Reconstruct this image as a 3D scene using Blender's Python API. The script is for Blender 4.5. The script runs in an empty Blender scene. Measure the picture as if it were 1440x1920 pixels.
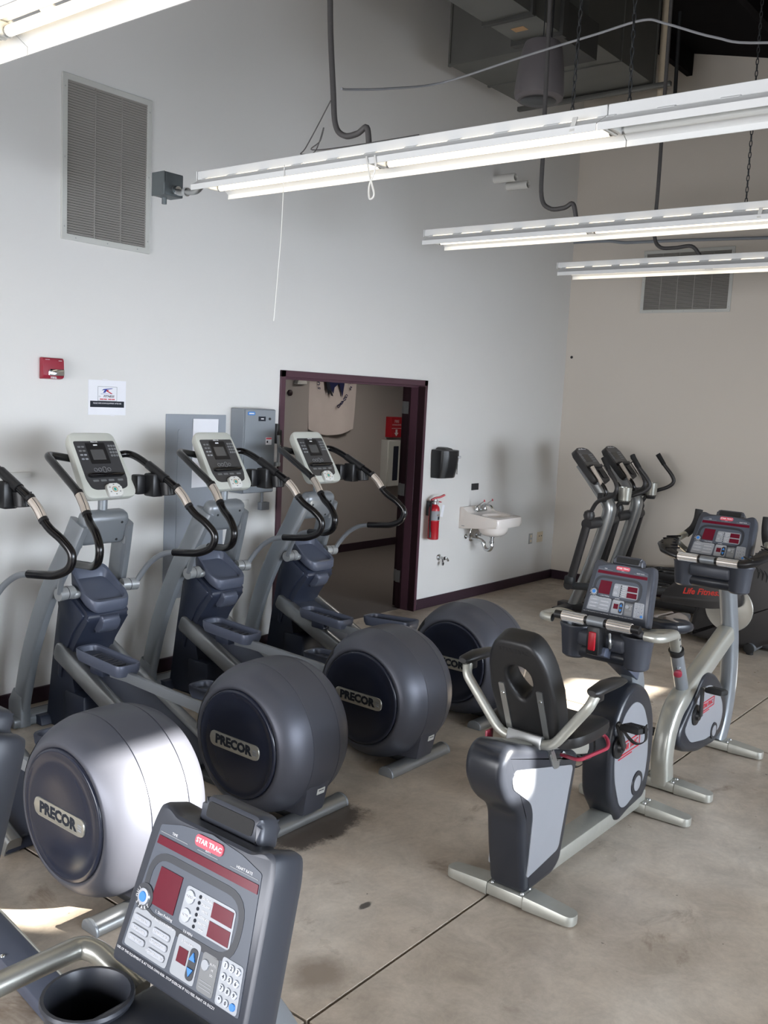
import bpy, bmesh, math, random
from mathutils import Vector, Matrix, noise

random.seed(7)
scene = bpy.context.scene
COL = scene.collection
PI = math.pi

# ------------------------------------------------------------------ camera
W2X = 9.79                       # the right-hand wall
cam_d = bpy.data.cameras.new('camera')
cam = bpy.data.objects.new('camera', cam_d)
COL.objects.link(cam)
_yaw, _pitch, _roll, _f = -0.8995, 0.1231, 0.0494, 1770.0
_fwd = Vector((-math.sin(_yaw) * math.cos(_pitch), math.cos(_yaw) * math.cos(_pitch), -math.sin(_pitch)))
_rt = Vector((math.cos(_yaw), math.sin(_yaw), 0))
_up = _rt.cross(_fwd)
_r = _rt * math.cos(_roll) + _up * math.sin(_roll)
_u = -_rt * math.sin(_roll) + _up * math.cos(_roll)
cam.matrix_world = Matrix((( _r.x, _u.x, -_fwd.x, 0), (_r.y, _u.y, -_fwd.y, -5.2405),
                           (_r.z, _u.z, -_fwd.z, 2.0266), (0, 0, 0, 1)))
cam_d.sensor_fit = 'VERTICAL'
cam_d.sensor_height = 24.0
cam_d.lens = _f / 1920.0 * 24.0
cam_d.clip_start = 0.05
scene.camera = cam

# ------------------------------------------------------------------ world, sun, daylight, exposure
world = bpy.data.worlds.new('world')
scene.world = world
world.use_nodes = True
wn = world.node_tree.nodes
bg = wn['Background']
bg.inputs[0].default_value = (0.55, 0.70, 1.0, 1)
bg.inputs[1].default_value = 1.2

SUN = Vector((0.42, -0.83, 0.37)).normalized()
sun_d = bpy.data.lights.new('sun', 'SUN')
sun_d.energy = 55.0
sun_d.angle = math.radians(0.6)
sun_d.color = (1.0, 0.95, 0.86)
sun = bpy.data.objects.new('sun', sun_d)
COL.objects.link(sun)
sun.rotation_euler = SUN.to_track_quat('Z', 'Y').to_euler()
sun.location = (6, -14, 8)


def day_area(name, loc, sx, sy, tilt, energy, spread, color=(0.81, 0.89, 1.0), rz=0.0):
    d = bpy.data.lights.new(name, 'AREA')
    d.shape = 'RECTANGLE'
    d.size, d.size_y = sx, sy
    d.energy = energy
    d.color = color
    d.spread = math.radians(spread)
    o = bpy.data.objects.new(name, d)
    COL.objects.link(o)
    o.location = loc
    o.rotation_euler = (PI / 2 - math.radians(tilt), 0, rz)     # faces +Y, tilted down
    return o


WFY = -8.5                       # the window wall behind the camera
for _k, _x in enumerate((0.6, 3.4, 6.2)):
    day_area('window_daylight', (_x + 0.9, WFY + 0.12, 1.45), 2.3, 1.9, 10.0, 60.0, 72.0)
day_area('side_window_daylight', (-3.48, -3.6, 1.6), 5.6, 1.9, 0.0, 235.0, 120.0, (0.95, 0.96, 1.0), -PI / 2)

scene.view_settings.view_transform = 'Standard'
scene.view_settings.look = 'None'
scene.view_settings.exposure = 0.0
scene.view_settings.gamma = 1.0
scene.view_settings.use_curve_mapping = False
scene.cycles.max_bounces = 8
scene.cycles.diffuse_bounces = 5
scene.cycles.glossy_bounces = 4
scene.cycles.sample_clamp_indirect = 6.0
scene.cycles.caustics_reflective = False
scene.cycles.caustics_refractive = False


# ------------------------------------------------------------------ materials
def lin(r, g, b):
    def c(x):
        x /= 255.0
        return x / 12.92 if x <= 0.04045 else ((x + 0.055) / 1.055) ** 2.4
    return (c(r), c(g), c(b), 1.0)


def mat(name, rgb, rough=0.5, metal=0.0, spec=0.5, var=0.06, scale=25.0, bump=0.0, coat=0.0, emit=0.0, bscale=None):
    m = bpy.data.materials.new(name)
    m.use_nodes = True
    nt = m.node_tree
    b = nt.nodes['Principled BSDF']
    tc = nt.nodes.new('ShaderNodeTexCoord')
    nz = nt.nodes.new('ShaderNodeTexNoise')
    nz.inputs['Scale'].default_value = scale
    nz.inputs['Detail'].default_value = 4
    nt.links.new(tc.outputs['Object'], nz.inputs['Vector'])
    mx = nt.nodes.new('ShaderNodeMix')
    mx.data_type = 'RGBA'
    c = lin(*rgb)
    mx.inputs['A'].default_value = tuple(max(0, v * (1 - var)) for v in c[:3]) + (1,)
    mx.inputs['B'].default_value = tuple(min(1, v * (1 + var)) for v in c[:3]) + (1,)
    nt.links.new(nz.outputs['Fac'], mx.inputs['Factor'])
    nt.links.new(mx.outputs['Result'], b.inputs['Base Color'])
    b.inputs['Roughness'].default_value = rough
    b.inputs['Metallic'].default_value = metal
    b.inputs['Specular IOR Level'].default_value = spec
    b.inputs['Coat Weight'].default_value = coat
    if bump > 0:
        n2 = nt.nodes.new('ShaderNodeTexNoise')
        n2.inputs['Scale'].default_value = bscale or scale * 12
        n2.inputs['Detail'].default_value = 3
        nt.links.new(tc.outputs['Object'], n2.inputs['Vector'])
        bp = nt.nodes.new('ShaderNodeBump')
        bp.inputs['Strength'].default_value = bump
        bp.inputs['Distance'].default_value = 0.002
        nt.links.new(n2.outputs['Fac'], bp.inputs['Height'])
        nt.links.new(bp.outputs['Normal'], b.inputs['Normal'])
    if emit > 0:
        b.inputs['Emission Color'].default_value = c
        b.inputs['Emission Strength'].default_value = emit
    return m


M = {}
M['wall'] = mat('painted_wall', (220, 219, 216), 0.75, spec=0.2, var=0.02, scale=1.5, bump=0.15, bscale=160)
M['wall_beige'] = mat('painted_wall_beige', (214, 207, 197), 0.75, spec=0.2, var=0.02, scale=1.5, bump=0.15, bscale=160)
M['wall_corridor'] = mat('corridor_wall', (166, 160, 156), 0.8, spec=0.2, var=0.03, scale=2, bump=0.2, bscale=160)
M['maroon'] = mat('maroon_paint', (78, 51, 62), 0.35, spec=0.5, var=0.05, scale=6)
M['base'] = mat('maroon_vinyl_base', (52, 36, 46), 0.4, spec=0.4, var=0.1, scale=8)
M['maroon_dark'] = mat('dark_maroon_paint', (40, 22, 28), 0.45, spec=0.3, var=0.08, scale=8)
M['ceiling'] = mat('black_ceiling', (16, 14, 16), 0.9, spec=0.1, var=0.15, scale=3)
M['duct'] = mat('galvanised_duct', (108, 108, 104), 0.5, 0.55, var=0.12, scale=4)
M['duct_dark'] = mat('dark_duct', (70, 70, 68), 0.6, 0.4, var=0.15, scale=4)
M['speaker'] = mat('grey_speaker_plastic', (96, 92, 94), 0.6, var=0.05, bump=0.2)
M['tape'] = mat('brown_tape', (176, 140, 100), 0.6, var=0.1, scale=20)
M['white_enamel'] = mat('white_enamel', (226, 228, 228), 0.3, spec=0.5, var=0.02, scale=5)
M['white_plastic'] = mat('white_plastic', (222, 222, 218), 0.4, var=0.03, scale=12)
M['tube_off'] = mat('unlit_tube', (225, 228, 226), 0.25, spec=0.6, var=0.02)
M['tube_on'] = mat('lit_tube', (255, 238, 210), 0.4, emit=3.0, var=0.01)
M['vent_frame'] = mat('vent_frame', (196, 197, 192), 0.45, var=0.02, scale=6)
M['vent_slat'] = mat('vent_slat', (158, 155, 150), 0.5, 0.2, var=0.05, scale=6)
M['vent_back'] = mat('vent_shadow', (52, 50, 48), 0.8, var=0.1)
M['steel'] = mat('brushed_steel', (176, 178, 178), 0.35, 0.9, var=0.05, scale=30)
M['chrome'] = mat('chrome', (215, 218, 220), 0.12, 1.0, var=0.02)
M['dark_steel'] = mat('dark_steel', (70, 72, 74), 0.45, 0.7, var=0.08)
M['panel_grey'] = mat('grey_enamel_panel', (146, 152, 160), 0.45, 0.15, var=0.03, scale=4)
M['box_grey'] = mat('grey_switch_box', (140, 146, 152), 0.4, 0.2, var=0.03, scale=5)
M['jbox'] = mat('galvanised_box', (105, 112, 114), 0.5, 0.6, var=0.1, scale=30)
M['flex'] = mat('grey_flex_conduit', (86, 84, 84), 0.6, 0.2, var=0.1, scale=60)
M['paper'] = mat('white_paper', (232, 233, 238), 0.8, spec=0.1, var=0.01)
M['ink'] = mat('black_ink', (40, 44, 52), 0.7, spec=0.2, var=0.03)
M['ink_red'] = mat('red_ink', (188, 40, 50), 0.7, spec=0.2, var=0.03)
M['ink_blue'] = mat('blue_ink', (58, 74, 150), 0.7, spec=0.2, var=0.03)
M['ink_white'] = mat('white_ink', (225, 225, 228), 0.6, spec=0.2, var=0.01)
M['ink_grey'] = mat('grey_ink', (150, 152, 156), 0.6, spec=0.2, var=0.01)
M['red'] = mat('red_enamel', (176, 26, 40), 0.35, var=0.05)
M['red_alarm'] = mat('red_alarm_plastic', (150, 36, 56), 0.4, var=0.05)
M['red_deep'] = mat('deep_red_bar', (150, 48, 66), 0.35, var=0.05)
M['black'] = mat('black_plastic', (28, 28, 30), 0.38, var=0.12, bump=0.08)
M['black_gloss'] = mat('black_gloss_tube', (16, 15, 17), 0.22, spec=0.5, var=0.1)
M['black_soft'] = mat('black_vinyl', (30, 30, 31), 0.42, var=0.1, bump=0.15, bscale=500)
M['rubber'] = mat('black_rubber', (24, 24, 25), 0.75, var=0.15, bump=0.2)
M['porcelain'] = mat('white_porcelain', (244, 238, 232), 0.15, spec=0.6, var=0.01, coat=0.3)
M['carpet'] = mat('grey_carpet', (104, 98, 94), 0.95, spec=0.05, var=0.5, scale=140, bump=0.6, bscale=300)
M['flag'] = mat('white_flag_cloth', (210, 200, 196), 0.85, spec=0.1, var=0.04, scale=8)
M['flag_blue'] = mat('navy_flag_print', (44, 48, 82), 0.85, spec=0.1, var=0.05)
M['ivory'] = mat('ivory_plate', (214, 200, 176), 0.45, var=0.03)
# elliptical trainer finishes
M['shell'] = mat('graphite_shell', (86, 88, 97), 0.42, 0.45, var=0.04, scale=8, bump=0.06, bscale=600)
M['navy'] = mat('navy_cover', (36, 40, 54), 0.22, var=0.06, scale=10)
M['navy_matt'] = mat('navy_shroud', (44, 50, 66), 0.42, var=0.06, scale=10, bump=0.08, bscale=500)
M['slate'] = mat('slate_plastic', (84, 90, 106), 0.4, 0.15, var=0.04, scale=10)
M['frame_grey'] = mat('grey_frame_paint', (138, 143, 148), 0.36, 0.45, var=0.04, scale=8)
M['hub_grey'] = mat('light_grey_hub', (158, 161, 162), 0.36, 0.4, var=0.04, scale=8)
M['rail'] = mat('silver_ramp_rail', (156, 158, 158), 0.3, 0.75, var=0.04, scale=12)
M['cons_shell'] = mat('pale_grey_console', (196, 198, 190), 0.4, var=0.02, scale=10)
M['overlay'] = mat('charcoal_overlay', (64, 64, 66), 0.3, var=0.05, scale=20)
M['screen'] = mat('dark_lcd', (84, 84, 84), 0.2, var=0.03)
M['grip'] = mat('metal_grip', (222, 212, 202), 0.3, 0.55, var=0.04, scale=40)
M['plaque'] = mat('silver_plaque', (182, 180, 170), 0.3, 0.6, var=0.05)
M['teal'] = mat('teal_key', (60, 160, 150), 0.4)
M['key_grey'] = mat('grey_key', (120, 122, 124), 0.4)
# bike finishes
M['silver'] = mat('silver_paint', (184, 184, 176), 0.32, 0.6, var=0.03, scale=10)
M['silver_worn'] = mat('worn_silver_paint', (176, 176, 168), 0.4, 0.55, var=0.12, scale=18)
M['silver_panel'] = mat('silver_side_panel', (172, 176, 184), 0.35, 0.5, var=0.03, scale=12)
M['bike_black'] = mat('bike_black_shroud', (38, 41, 48), 0.3, var=0.06, scale=10, bump=0.06, bscale=500)
M['cons_dark'] = mat('dark_grey_console', (62, 65, 73), 0.36, 0.1, var=0.04, scale=10)
M['face_dark'] = mat('slate_faceplate', (78, 84, 95), 0.32, var=0.03, scale=14)
M['ring'] = mat('charcoal_ring', (46, 49, 56), 0.4, var=0.03)
M['led_red'] = mat('dark_red_display', (98, 18, 38), 0.22, var=0.08, scale=60)
M['pill_red'] = mat('red_badge', (214, 84, 100), 0.3, var=0.03)
M['pad_grey'] = mat('light_grey_keypad', (158, 162, 168), 0.38, 0.2, var=0.03)
M['blue_key'] = mat('blue_key', (60, 130, 205), 0.35)
M['taupe'] = mat('taupe_saddle_top', (128, 118, 110), 0.6, var=0.08, bump=0.2)
M['disc_grey'] = mat('pale_disc', (176, 174, 166), 0.4, 0.3, var=0.03)
M['lf_black'] = mat('charcoal_moulding', (46, 45, 46), 0.42, var=0.08, bump=0.1)
M['red_print'] = mat('red_lettering', (205, 50, 40), 0.5)


def floor_material():
    m = bpy.data.materials.new('stained_concrete')
    m.use_nodes = True
    nt = m.node_tree
    N, L = nt.nodes, nt.links
    b = N['Principled BSDF']
    geo = N.new('ShaderNodeNewGeometry')

    def noise_tex(scale, detail=6, rough=0.6, dist=0.0):
        n = N.new('ShaderNodeTexNoise')
        n.inputs['Scale'].default_value = scale
        n.inputs['Detail'].default_value = detail
        n.inputs['Roughness'].default_value = rough
        n.inputs['Distortion'].default_value = dist
        L.new(geo.outputs['Position'], n.inputs['Vector'])
        return n

    def ramp(src, stops):
        r = N.new('ShaderNodeValToRGB')
        els = r.color_ramp.elements
        while len(els) < len(stops):
            els.new(0.5)
        for e, (p, c) in zip(els, stops):
            e.position = p
            e.color = c
        L.new(src, r.inputs['Fac'])
        return r

    def mix(a, bb, fac, mode='MIX'):
        x = N.new('ShaderNodeMix')
        x.data_type = 'RGBA'
        x.blend_type = mode
        if isinstance(fac, float):
            x.inputs['Factor'].default_value = fac
        else:
            L.new(fac, x.inputs['Factor'])
        L.new(a, x.inputs['A'])
        if isinstance(bb, tuple):
            x.inputs['B'].default_value = bb
        else:
            L.new(bb, x.inputs['B'])
        return x.outputs['Result']

    big = ramp(noise_tex(0.9, 5, 0.6, 0.4).outputs['Fac'],
               [(0.30, lin(166, 152, 136)), (0.52, lin(190, 178, 163)), (0.72, lin(208, 200, 188))])
    mid = ramp(noise_tex(5.0, 8, 0.7, 0.6).outputs['Fac'], [(0.35, (0.72, 0.71, 0.70, 1)), (0.62, (1.06, 1.05, 1.04, 1))])
    fine = ramp(noise_tex(45.0, 6, 0.7).outputs['Fac'], [(0.3, (0.86, 0.86, 0.86, 1)), (0.65, (1.05, 1.05, 1.05, 1))])
    c = mix(big.outputs['Color'], mid.outputs['Color'], 0.8, 'MULTIPLY')
    c = mix(c, fine.outputs['Color'], 0.7, 'MULTIPLY')
    # rusty blotches
    rust = ramp(noise_tex(2.3, 7, 0.65, 1.0).outputs['Fac'], [(0.60, (0, 0, 0, 1)), (0.74, (1, 1, 1, 1))])
    c = mix(c, lin(116, 96, 78), rust.outputs['Color'])
    # small dark specks
    spk = ramp(noise_tex(18.0, 3, 0.5).outputs['Fac'], [(0.735, (0, 0, 0, 1)), (0.77, (1, 1, 1, 1))])
    c = mix(c, lin(84, 76, 70), spk.outputs['Color'])

    # shaped stains: ragged blots at their own places on the slab
    def blot(cx, cy, rx, ry, col, c, sharp=0.12, wob=0.45, nsc=9.0):
        sep = N.new('ShaderNodeVectorMath'); sep.operation = 'SUBTRACT'
        L.new(geo.outputs['Position'], sep.inputs[0]); sep.inputs[1].default_value = (cx, cy, 0)
        sc = N.new('ShaderNodeVectorMath'); sc.operation = 'MULTIPLY'
        L.new(sep.outputs[0], sc.inputs[0]); sc.inputs[1].default_value = (1 / rx, 1 / ry, 0)
        ln = N.new('ShaderNodeVectorMath'); ln.operation = 'LENGTH'
        L.new(sc.outputs[0], ln.inputs[0])
        nn = noise_tex(nsc, 8, 0.75)
        ma = N.new('ShaderNodeMath'); ma.operation = 'MULTIPLY_ADD'
        L.new(nn.outputs['Fac'], ma.inputs[0]); ma.inputs[1].default_value = wob * 4; L.new(ln.outputs['Value'], ma.inputs[2])
        r = ramp(ma.outputs[0], [(0.0, (1, 1, 1, 1)), (1.0, (0, 0, 0, 1))])
        mr = N.new('ShaderNodeMapRange')
        mr.inputs['From Min'].default_value = 1.0 + wob * 2 - sharp
        mr.inputs['From Max'].default_value = 1.0 + wob * 2 + sharp
        mr.inputs['To Min'].default_value = 0.9
        mr.inputs['To Max'].default_value = 0.0
        L.new(ma.outputs[0], mr.inputs['Value'])
        return mix(c, col, mr.outputs['Result'])

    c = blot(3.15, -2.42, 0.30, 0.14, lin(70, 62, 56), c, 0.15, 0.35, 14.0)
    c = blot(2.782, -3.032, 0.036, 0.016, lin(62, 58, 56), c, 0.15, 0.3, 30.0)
    c = blot(2.33, -3.20, 0.10, 0.09, lin(134, 120, 106), c, 0.45, 0.3, 12.0)
    c = blot(5.2, -4.3, 0.7, 0.35, lin(112, 104, 96), c, 0.6, 0.4, 4.0)
    L.new(c, b.inputs['Base Color'])
    rr = ramp(noise_tex(3.0, 6, 0.6).outputs['Fac'], [(0.3, (0.26, 0.26, 0.26, 1)), (0.7, (0.48, 0.48, 0.48, 1))])
    L.new(rr.outputs['Color'], b.inputs['Roughness'])
    b.inputs['Specular IOR Level'].default_value = 0.45
    bp = N.new('ShaderNodeBump')
    bp.inputs['Strength'].default_value = 0.12
    bp.inputs['Distance'].default_value = 0.004
    L.new(noise_tex(22.0, 6, 0.6).outputs['Fac'], bp.inputs['Height'])
    L.new(bp.outputs['Normal'], b.inputs['Normal'])
    return m


M['concrete'] = floor_material()
M['joint'] = mat('joint_filler', (62, 54, 50), 0.85, var=0.2, scale=30)
M['asphalt'] = mat('outdoor_paving', (150, 148, 144), 0.9, var=0.1)


# ------------------------------------------------------------------ mesh helpers
def fillet(poly, r, n=4):
    """round the corners of a closed 2-D polygon; r a number or one per corner"""
    out, N = [], len(poly)
    for i in range(N):
        p, a, c = Vector(poly[i]), Vector(poly[i - 1]), Vector(poly[(i + 1) % N])
        rr = r[i] if isinstance(r, (list, tuple)) else r
        d1, d2 = a - p, c - p
        rr = min(rr, d1.length * 0.49, d2.length * 0.49)
        if rr < 1e-5:
            out.append(tuple(p)); continue
        s, e = p + d1.normalized() * rr, p + d2.normalized() * rr
        for k in range(n + 1):
            t = k / n
            out.append(tuple(s * (1 - t) ** 2 + p * 2 * t * (1 - t) + e * t * t))
    return out


def rrect(w, h, r, n=4, cx=0.0, cy=0.0):
    return fillet([(cx - w / 2, cy - h / 2), (cx + w / 2, cy - h / 2), (cx + w / 2, cy + h / 2), (cx - w / 2, cy + h / 2)], r, n)


def spline(pts, k=6):
    """Catmull-Rom through 3-D points"""
    P = [Vector(p) for p in pts]
    if len(P) < 3:
        return P
    Q = [P[0] * 2 - P[1]] + P + [P[-1] * 2 - P[-2]]
    out = []
    for i in range(1, len(Q) - 2):
        a, b, c, d = Q[i - 1:i + 3]
        for j in range(k):
            t = j / k
            out.append(0.5 * ((2 * b) + (c - a) * t + (2 * a - 5 * b + 4 * c - d) * t * t + (3 * b - a - 3 * c + d) * t ** 3))
    out.append(P[-1])
    return out


def bend(pts, r=0.05, n=5):
    """polyline with rounded corners in 3-D"""
    P = [Vector(p) for p in pts]
    out = [P[0]]
    for i in range(1, len(P) - 1):
        p, d1, d2 = P[i], P[i - 1] - P[i], P[i + 1] - P[i]
        rr = min(r, d1.length * 0.49, d2.length * 0.49)
        s, e = p + d1.normalized() * rr, p + d2.normalized() * rr
        for k in range(n + 1):
            t = k / n
            out.append(s * (1 - t) ** 2 + p * 2 * t * (1 - t) + e * t * t)
    out.append(P[-1])
    return out


def frame(o, u, v):
    """matrix whose X is u, Y is v, Z is u x v, at o"""
    u, v = Vector(u).normalized(), Vector(v).normalized()
    w = u.cross(v).normalized()
    v = w.cross(u).normalized()
    o = Vector(o)
    return Matrix(((u.x, v.x, w.x, o.x), (u.y, v.y, w.y, o.y), (u.z, v.z, w.z, o.z), (0, 0, 0, 1)))


F_YZ = Matrix(((0, 0, 1, 0), (1, 0, 0, 0), (0, 1, 0, 0), (0, 0, 0, 1)))      # 2-D (y,z) extruded along x
F_XZ = Matrix(((1, 0, 0, 0), (0, 0, -1, 0), (0, 1, 0, 0), (0, 0, 0, 1)))     # 2-D (x,z) extruded along -y
F_XY = Matrix.Identity(4)


class MB:
    def __init__(self, off=(0, 0, 0)):
        self.bm = bmesh.new()
        self.T = Matrix.Translation(off)

    def _v(self, p):
        return self.bm.verts.new(self.T @ Vector(p))

    def _face(self, vs):
        try:
            return self.bm.faces.new(vs)
        except ValueError:
            return None

    def rings(self, rings, cap=True, closed=False):
        R = [[self._v(p) for p in ring] for ring in rings]
        n = len(R[0])
        seq = list(range(len(R) - 1))
        for i in seq:
            for j in range(n):
                self._face([R[i][j], R[i][(j + 1) % n], R[i + 1][(j + 1) % n], R[i + 1][j]])
        if closed:
            for j in range(n):
                self._face([R[-1][j], R[-1][(j + 1) % n], R[0][(j + 1) % n], R[0][j]])
        elif cap:
            self._face(R[0][::-1])
            self._face(R[-1])
        return self

    def box(self, c, s, bev=0.0, seg=2, rot=None):
        Rm = Matrix.Translation(c) @ (rot.to_4x4() if rot else Matrix.Identity(4))
        x, y, z = s[0] / 2, s[1] / 2, s[2] / 2
        vs = [self._v(Rm @ Vector(p)) for p in ((-x, -y, -z), (x, -y, -z), (x, y, -z), (-x, y, -z), (-x, -y, z), (x, -y, z), (x, y, z), (-x, y, z))]
        fs = [self._face([vs[i] for i in q]) for q in ((3, 2, 1, 0), (4, 5, 6, 7), (0, 1, 5, 4), (1, 2, 6, 5), (2, 3, 7, 6), (3, 0, 4, 7))]
        if bev > 0:
            es = list({e for f in fs for e in f.edges})
            bmesh.ops.bevel(self.bm, geom=es, offset=min(bev, min(s) * 0.49), segments=seg, profile=0.5, affect='EDGES')
        return self

    def prism(self, poly, t0, t1, F=F_XY, bev=0.0, seg=2, bev_side=False):
        a = [self._v(F @ Vector((p[0], p[1], t0))) for p in poly]
        b = [self._v(F @ Vector((p[0], p[1], t1))) for p in poly]
        n = len(poly)
        f0, f1 = self._face(a[::-1]), self._face(b)
        sides = [self._face([a[i], a[(i + 1) % n], b[(i + 1) % n], b[i]]) for i in range(n)]
        if bev > 0:
            es = set(f0.edges) | set(f1.edges)
            if bev_side:
                es |= {e for f in sides for e in f.edges}
            bmesh.ops.bevel(self.bm, geom=list(es), offset=bev, segments=seg, profile=0.5, affect='EDGES')
        return self

    def ringprism(self, outer, inner, t0, t1, F=F_XY, bev=0.0, seg=2):
        n = len(outer)
        L = [[self._v(F @ Vector((p[0], p[1], t))) for p in q] for q, t in ((outer, t0), (outer, t1), (inner, t1), (inner, t0))]
        fs = []
        for k in range(4):
            A, B = L[k], L[(k + 1) % 4]
            for i in range(n):
                fs.append(self._face([A[i], A[(i + 1) % n], B[(i + 1) % n], B[i]]))
        if bev > 0:
            es = [self.bm.edges.get((L[k][i], L[k][(i + 1) % n])) for k in range(4) for i in range(n)]
            bmesh.ops.bevel(self.bm, geom=[e for e in es if e], offset=bev, segments=seg, profile=0.5, affect='EDGES')
        return self

    def pillow(self, poly, t0, t1, r, F=F_XY, n=5):
        """extrusion with rounded shoulders: rings of the outline drawn in along its own normals"""
        N = len(poly)
        area = sum(poly[i - 1][0] * poly[i][1] - poly[i][0] * poly[i - 1][1] for i in range(N))
        sg = 1 if area > 0 else -1
        nr = []
        for i in range(N):
            a, c = Vector(poly[i - 1]), Vector(poly[(i + 1) % N])
            d = (c - a).normalized()
            nr.append(Vector((-d.y, d.x)) * sg)
        def ring(k, t):
            return [F @ Vector((p[0] + q.x * k, p[1] + q.y * k, t)) for p, q in zip(poly, nr)]
        rs = []
        for i in range(n + 1):
            a = PI / 2 * i / n
            rs.append(ring(r * (1 - math.sin(a)), t0 + r * (1 - math.cos(a))))
        for i in range(n, -1, -1):
            a = PI / 2 * i / n
            rs.append(ring(r * (1 - math.sin(a)), t1 - r * (1 - math.cos(a))))
        return self.rings(rs)

    def tube(self, pts, r, n=10, flat=None, ref=None, cap=True):
        """sweep; r number or list; flat = (a, b) half axes; ref = direction of the a-axis"""
        P = [Vector(p) for p in pts]
        rings = []
        prev = None
        for i, p in enumerate(P):
            t = (P[min(i + 1, len(P) - 1)] - P[max(i - 1, 0)]).normalized()
            if ref is not None:
                a = Vector(ref)
                a = (a - t * a.dot(t)).normalized()
            elif prev is None:
                h = Vector((0, 0, 1)) if abs(t.z) < 0.9 else Vector((1, 0, 0))
                a = (h - t * h.dot(t)).normalized()
            else:
                a = (prev - t * prev.dot(t)).normalized()
            prev = a
            b = t.cross(a)
            if flat:
                fa, fb = flat[i] if isinstance(flat, list) else flat
                ring = []
                for k in range(n):
                    th = 2 * PI * k / n
                    c, s = math.cos(th), math.sin(th)
                    e = 0.5                                     # rounded-rectangle section
                    ring.append(p + a * fa * math.copysign(abs(c) ** e, c) + b * fb * math.copysign(abs(s) ** e, s))
            else:
                rr = r[i] if isinstance(r, (list, tuple)) else r
                ring = [p + (a * math.cos(2 * PI * k / n) + b * math.sin(2 * PI * k / n)) * rr for k in range(n)]
            rings.append(ring)
        return self.rings(rings, cap)

    def lathe(self, prof, o, axis, n=32, a0=0.0, a1=2 * PI, ref=None, cap=True):
        """prof: (distance along axis, radius)"""
        ax = Vector(axis).normalized()
        h = Vector(ref) if ref is not None else (Vector((0, 0, 1)) if abs(ax.z) < 0.9 else Vector((1, 0, 0)))
        a = (h - ax * h.dot(ax)).normalized()
        b = ax.cross(a)
        o = Vector(o)
        full = abs(a1 - a0 - 2 * PI) < 1e-6
        rings = []
        for d, r in prof:
            r = max(r, 1e-4)
            cnt = n if full else n + 1
            rings.append([o + ax * d + (a * math.cos(a0 + (a1 - a0) * k / n) + b * math.sin(a0 + (a1 - a0) * k / n)) * r for k in range(cnt)])
        if full:
            return self.rings(rings, cap)
        R = [[self._v(p) for p in ring] for ring in rings]
        for i in range(len(R) - 1):
            for j in range(len(R[0]) - 1):
                self._face([R[i][j], R[i][j + 1], R[i + 1][j + 1], R[i + 1][j]])
        return self

    def build(self, name, m, parent=None, ang=38):
        bmesh.ops.remove_doubles(self.bm, verts=self.bm.verts, dist=1e-6)
        bmesh.ops.recalc_face_normals(self.bm, faces=self.bm.faces)
        me = bpy.data.meshes.new(name)
        self.bm.to_mesh(me)
        self.bm.free()
        me.materials.append(M[m] if isinstance(m, str) else m)
        me.polygons.foreach_set('use_smooth', [True] * len(me.polygons))
        me.set_sharp_from_angle(angle=math.radians(ang))
        o = bpy.data.objects.new(name, me)
        COL.objects.link(o)
        if parent:
            o.parent = parent
        return o


def tag(o, label=None, cat=None, group=None, kind=None):
    if label: o['label'] = label
    if cat: o['category'] = cat
    if group: o['group'] = group
    if kind: o['kind'] = kind
    return o


def thing(name, label, cat, loc=(0, 0, 0), group=None):
    o = bpy.data.objects.new(name, None)
    COL.objects.link(o)
    o.location = loc
    o.empty_display_size = 0.1
    return tag(o, label, cat, group)


def struct(o):
    o['kind'] = 'structure'
    return o


def dup(root, loc, label):
    r = root.copy(); COL.objects.link(r)
    r.location = loc
    r['label'] = label
    for ch in list(root.children):
        c = ch.copy(); COL.objects.link(c); c.parent = r
        for g in list(ch.children):
            d = g.copy(); COL.objects.link(d); d.parent = c
    return r


_fonts = {}
def lettering(name, s, F, size, m, parent=None, depth=0.0006, align='CENTER', squash=1.0, shear=0.0, bold=0.0, off=(0, 0, 0)):
    """flat printed words as a thin mesh; F: matrix with X reading direction, Y up, Z outwards (parent space)"""
    cu = bpy.data.curves.new(name, 'FONT')
    cu.body = s
    cu.size = size
    cu.align_x = align
    cu.align_y = 'CENTER'
    cu.extrude = depth / 2
    cu.shear = shear
    cu.offset = bold
    cu.resolution_u = 2
    tmp = bpy.data.objects.new(name, cu)
    COL.objects.link(tmp)
    bpy.context.view_layer.update()
    me = bpy.data.meshes.new_from_object(tmp.evaluated_get(bpy.context.evaluated_depsgraph_get()))
    bpy.data.objects.remove(tmp)
    bpy.data.curves.remove(cu)
    me.transform(Matrix.Translation(off) @ F @ Matrix.Diagonal((squash, 1, 1, 1)))
    me.materials.clear()
    me.materials.append(M[m])
    me.name = name
    o = bpy.data.objects.new(name, me)
    COL.objects.link(o)
    if parent:
        o.parent = parent
    return o


# ================================================================== THE ROOM
def ceil_z(y):
    return 5.92 + 0.23 * y


# floor: concrete slabs parted by saw-cut joints
fl = MB().box((3.15, -4.17, -0.11), (13.5, 9.0, 0.10)).build('floor', 'joint')
struct(fl)
xs = [-3.6, -1.545, 2.115, 5.775, 9.435, 9.9]
ys = [-8.6, -7.005, -3.345, 0.14]
g = 0.007
for i in range(len(xs) - 1):
    for j in range(len(ys) - 1):
        x0, x1, y0, y1 = xs[i] + g, xs[i + 1] - g, ys[j] + g, ys[j + 1] - g
        MB().box(((x0 + x1) / 2, (y0 + y1) / 2, -0.03), (x1 - x0, y1 - y0, 0.06)).build('slab', 'concrete', fl)

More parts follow.
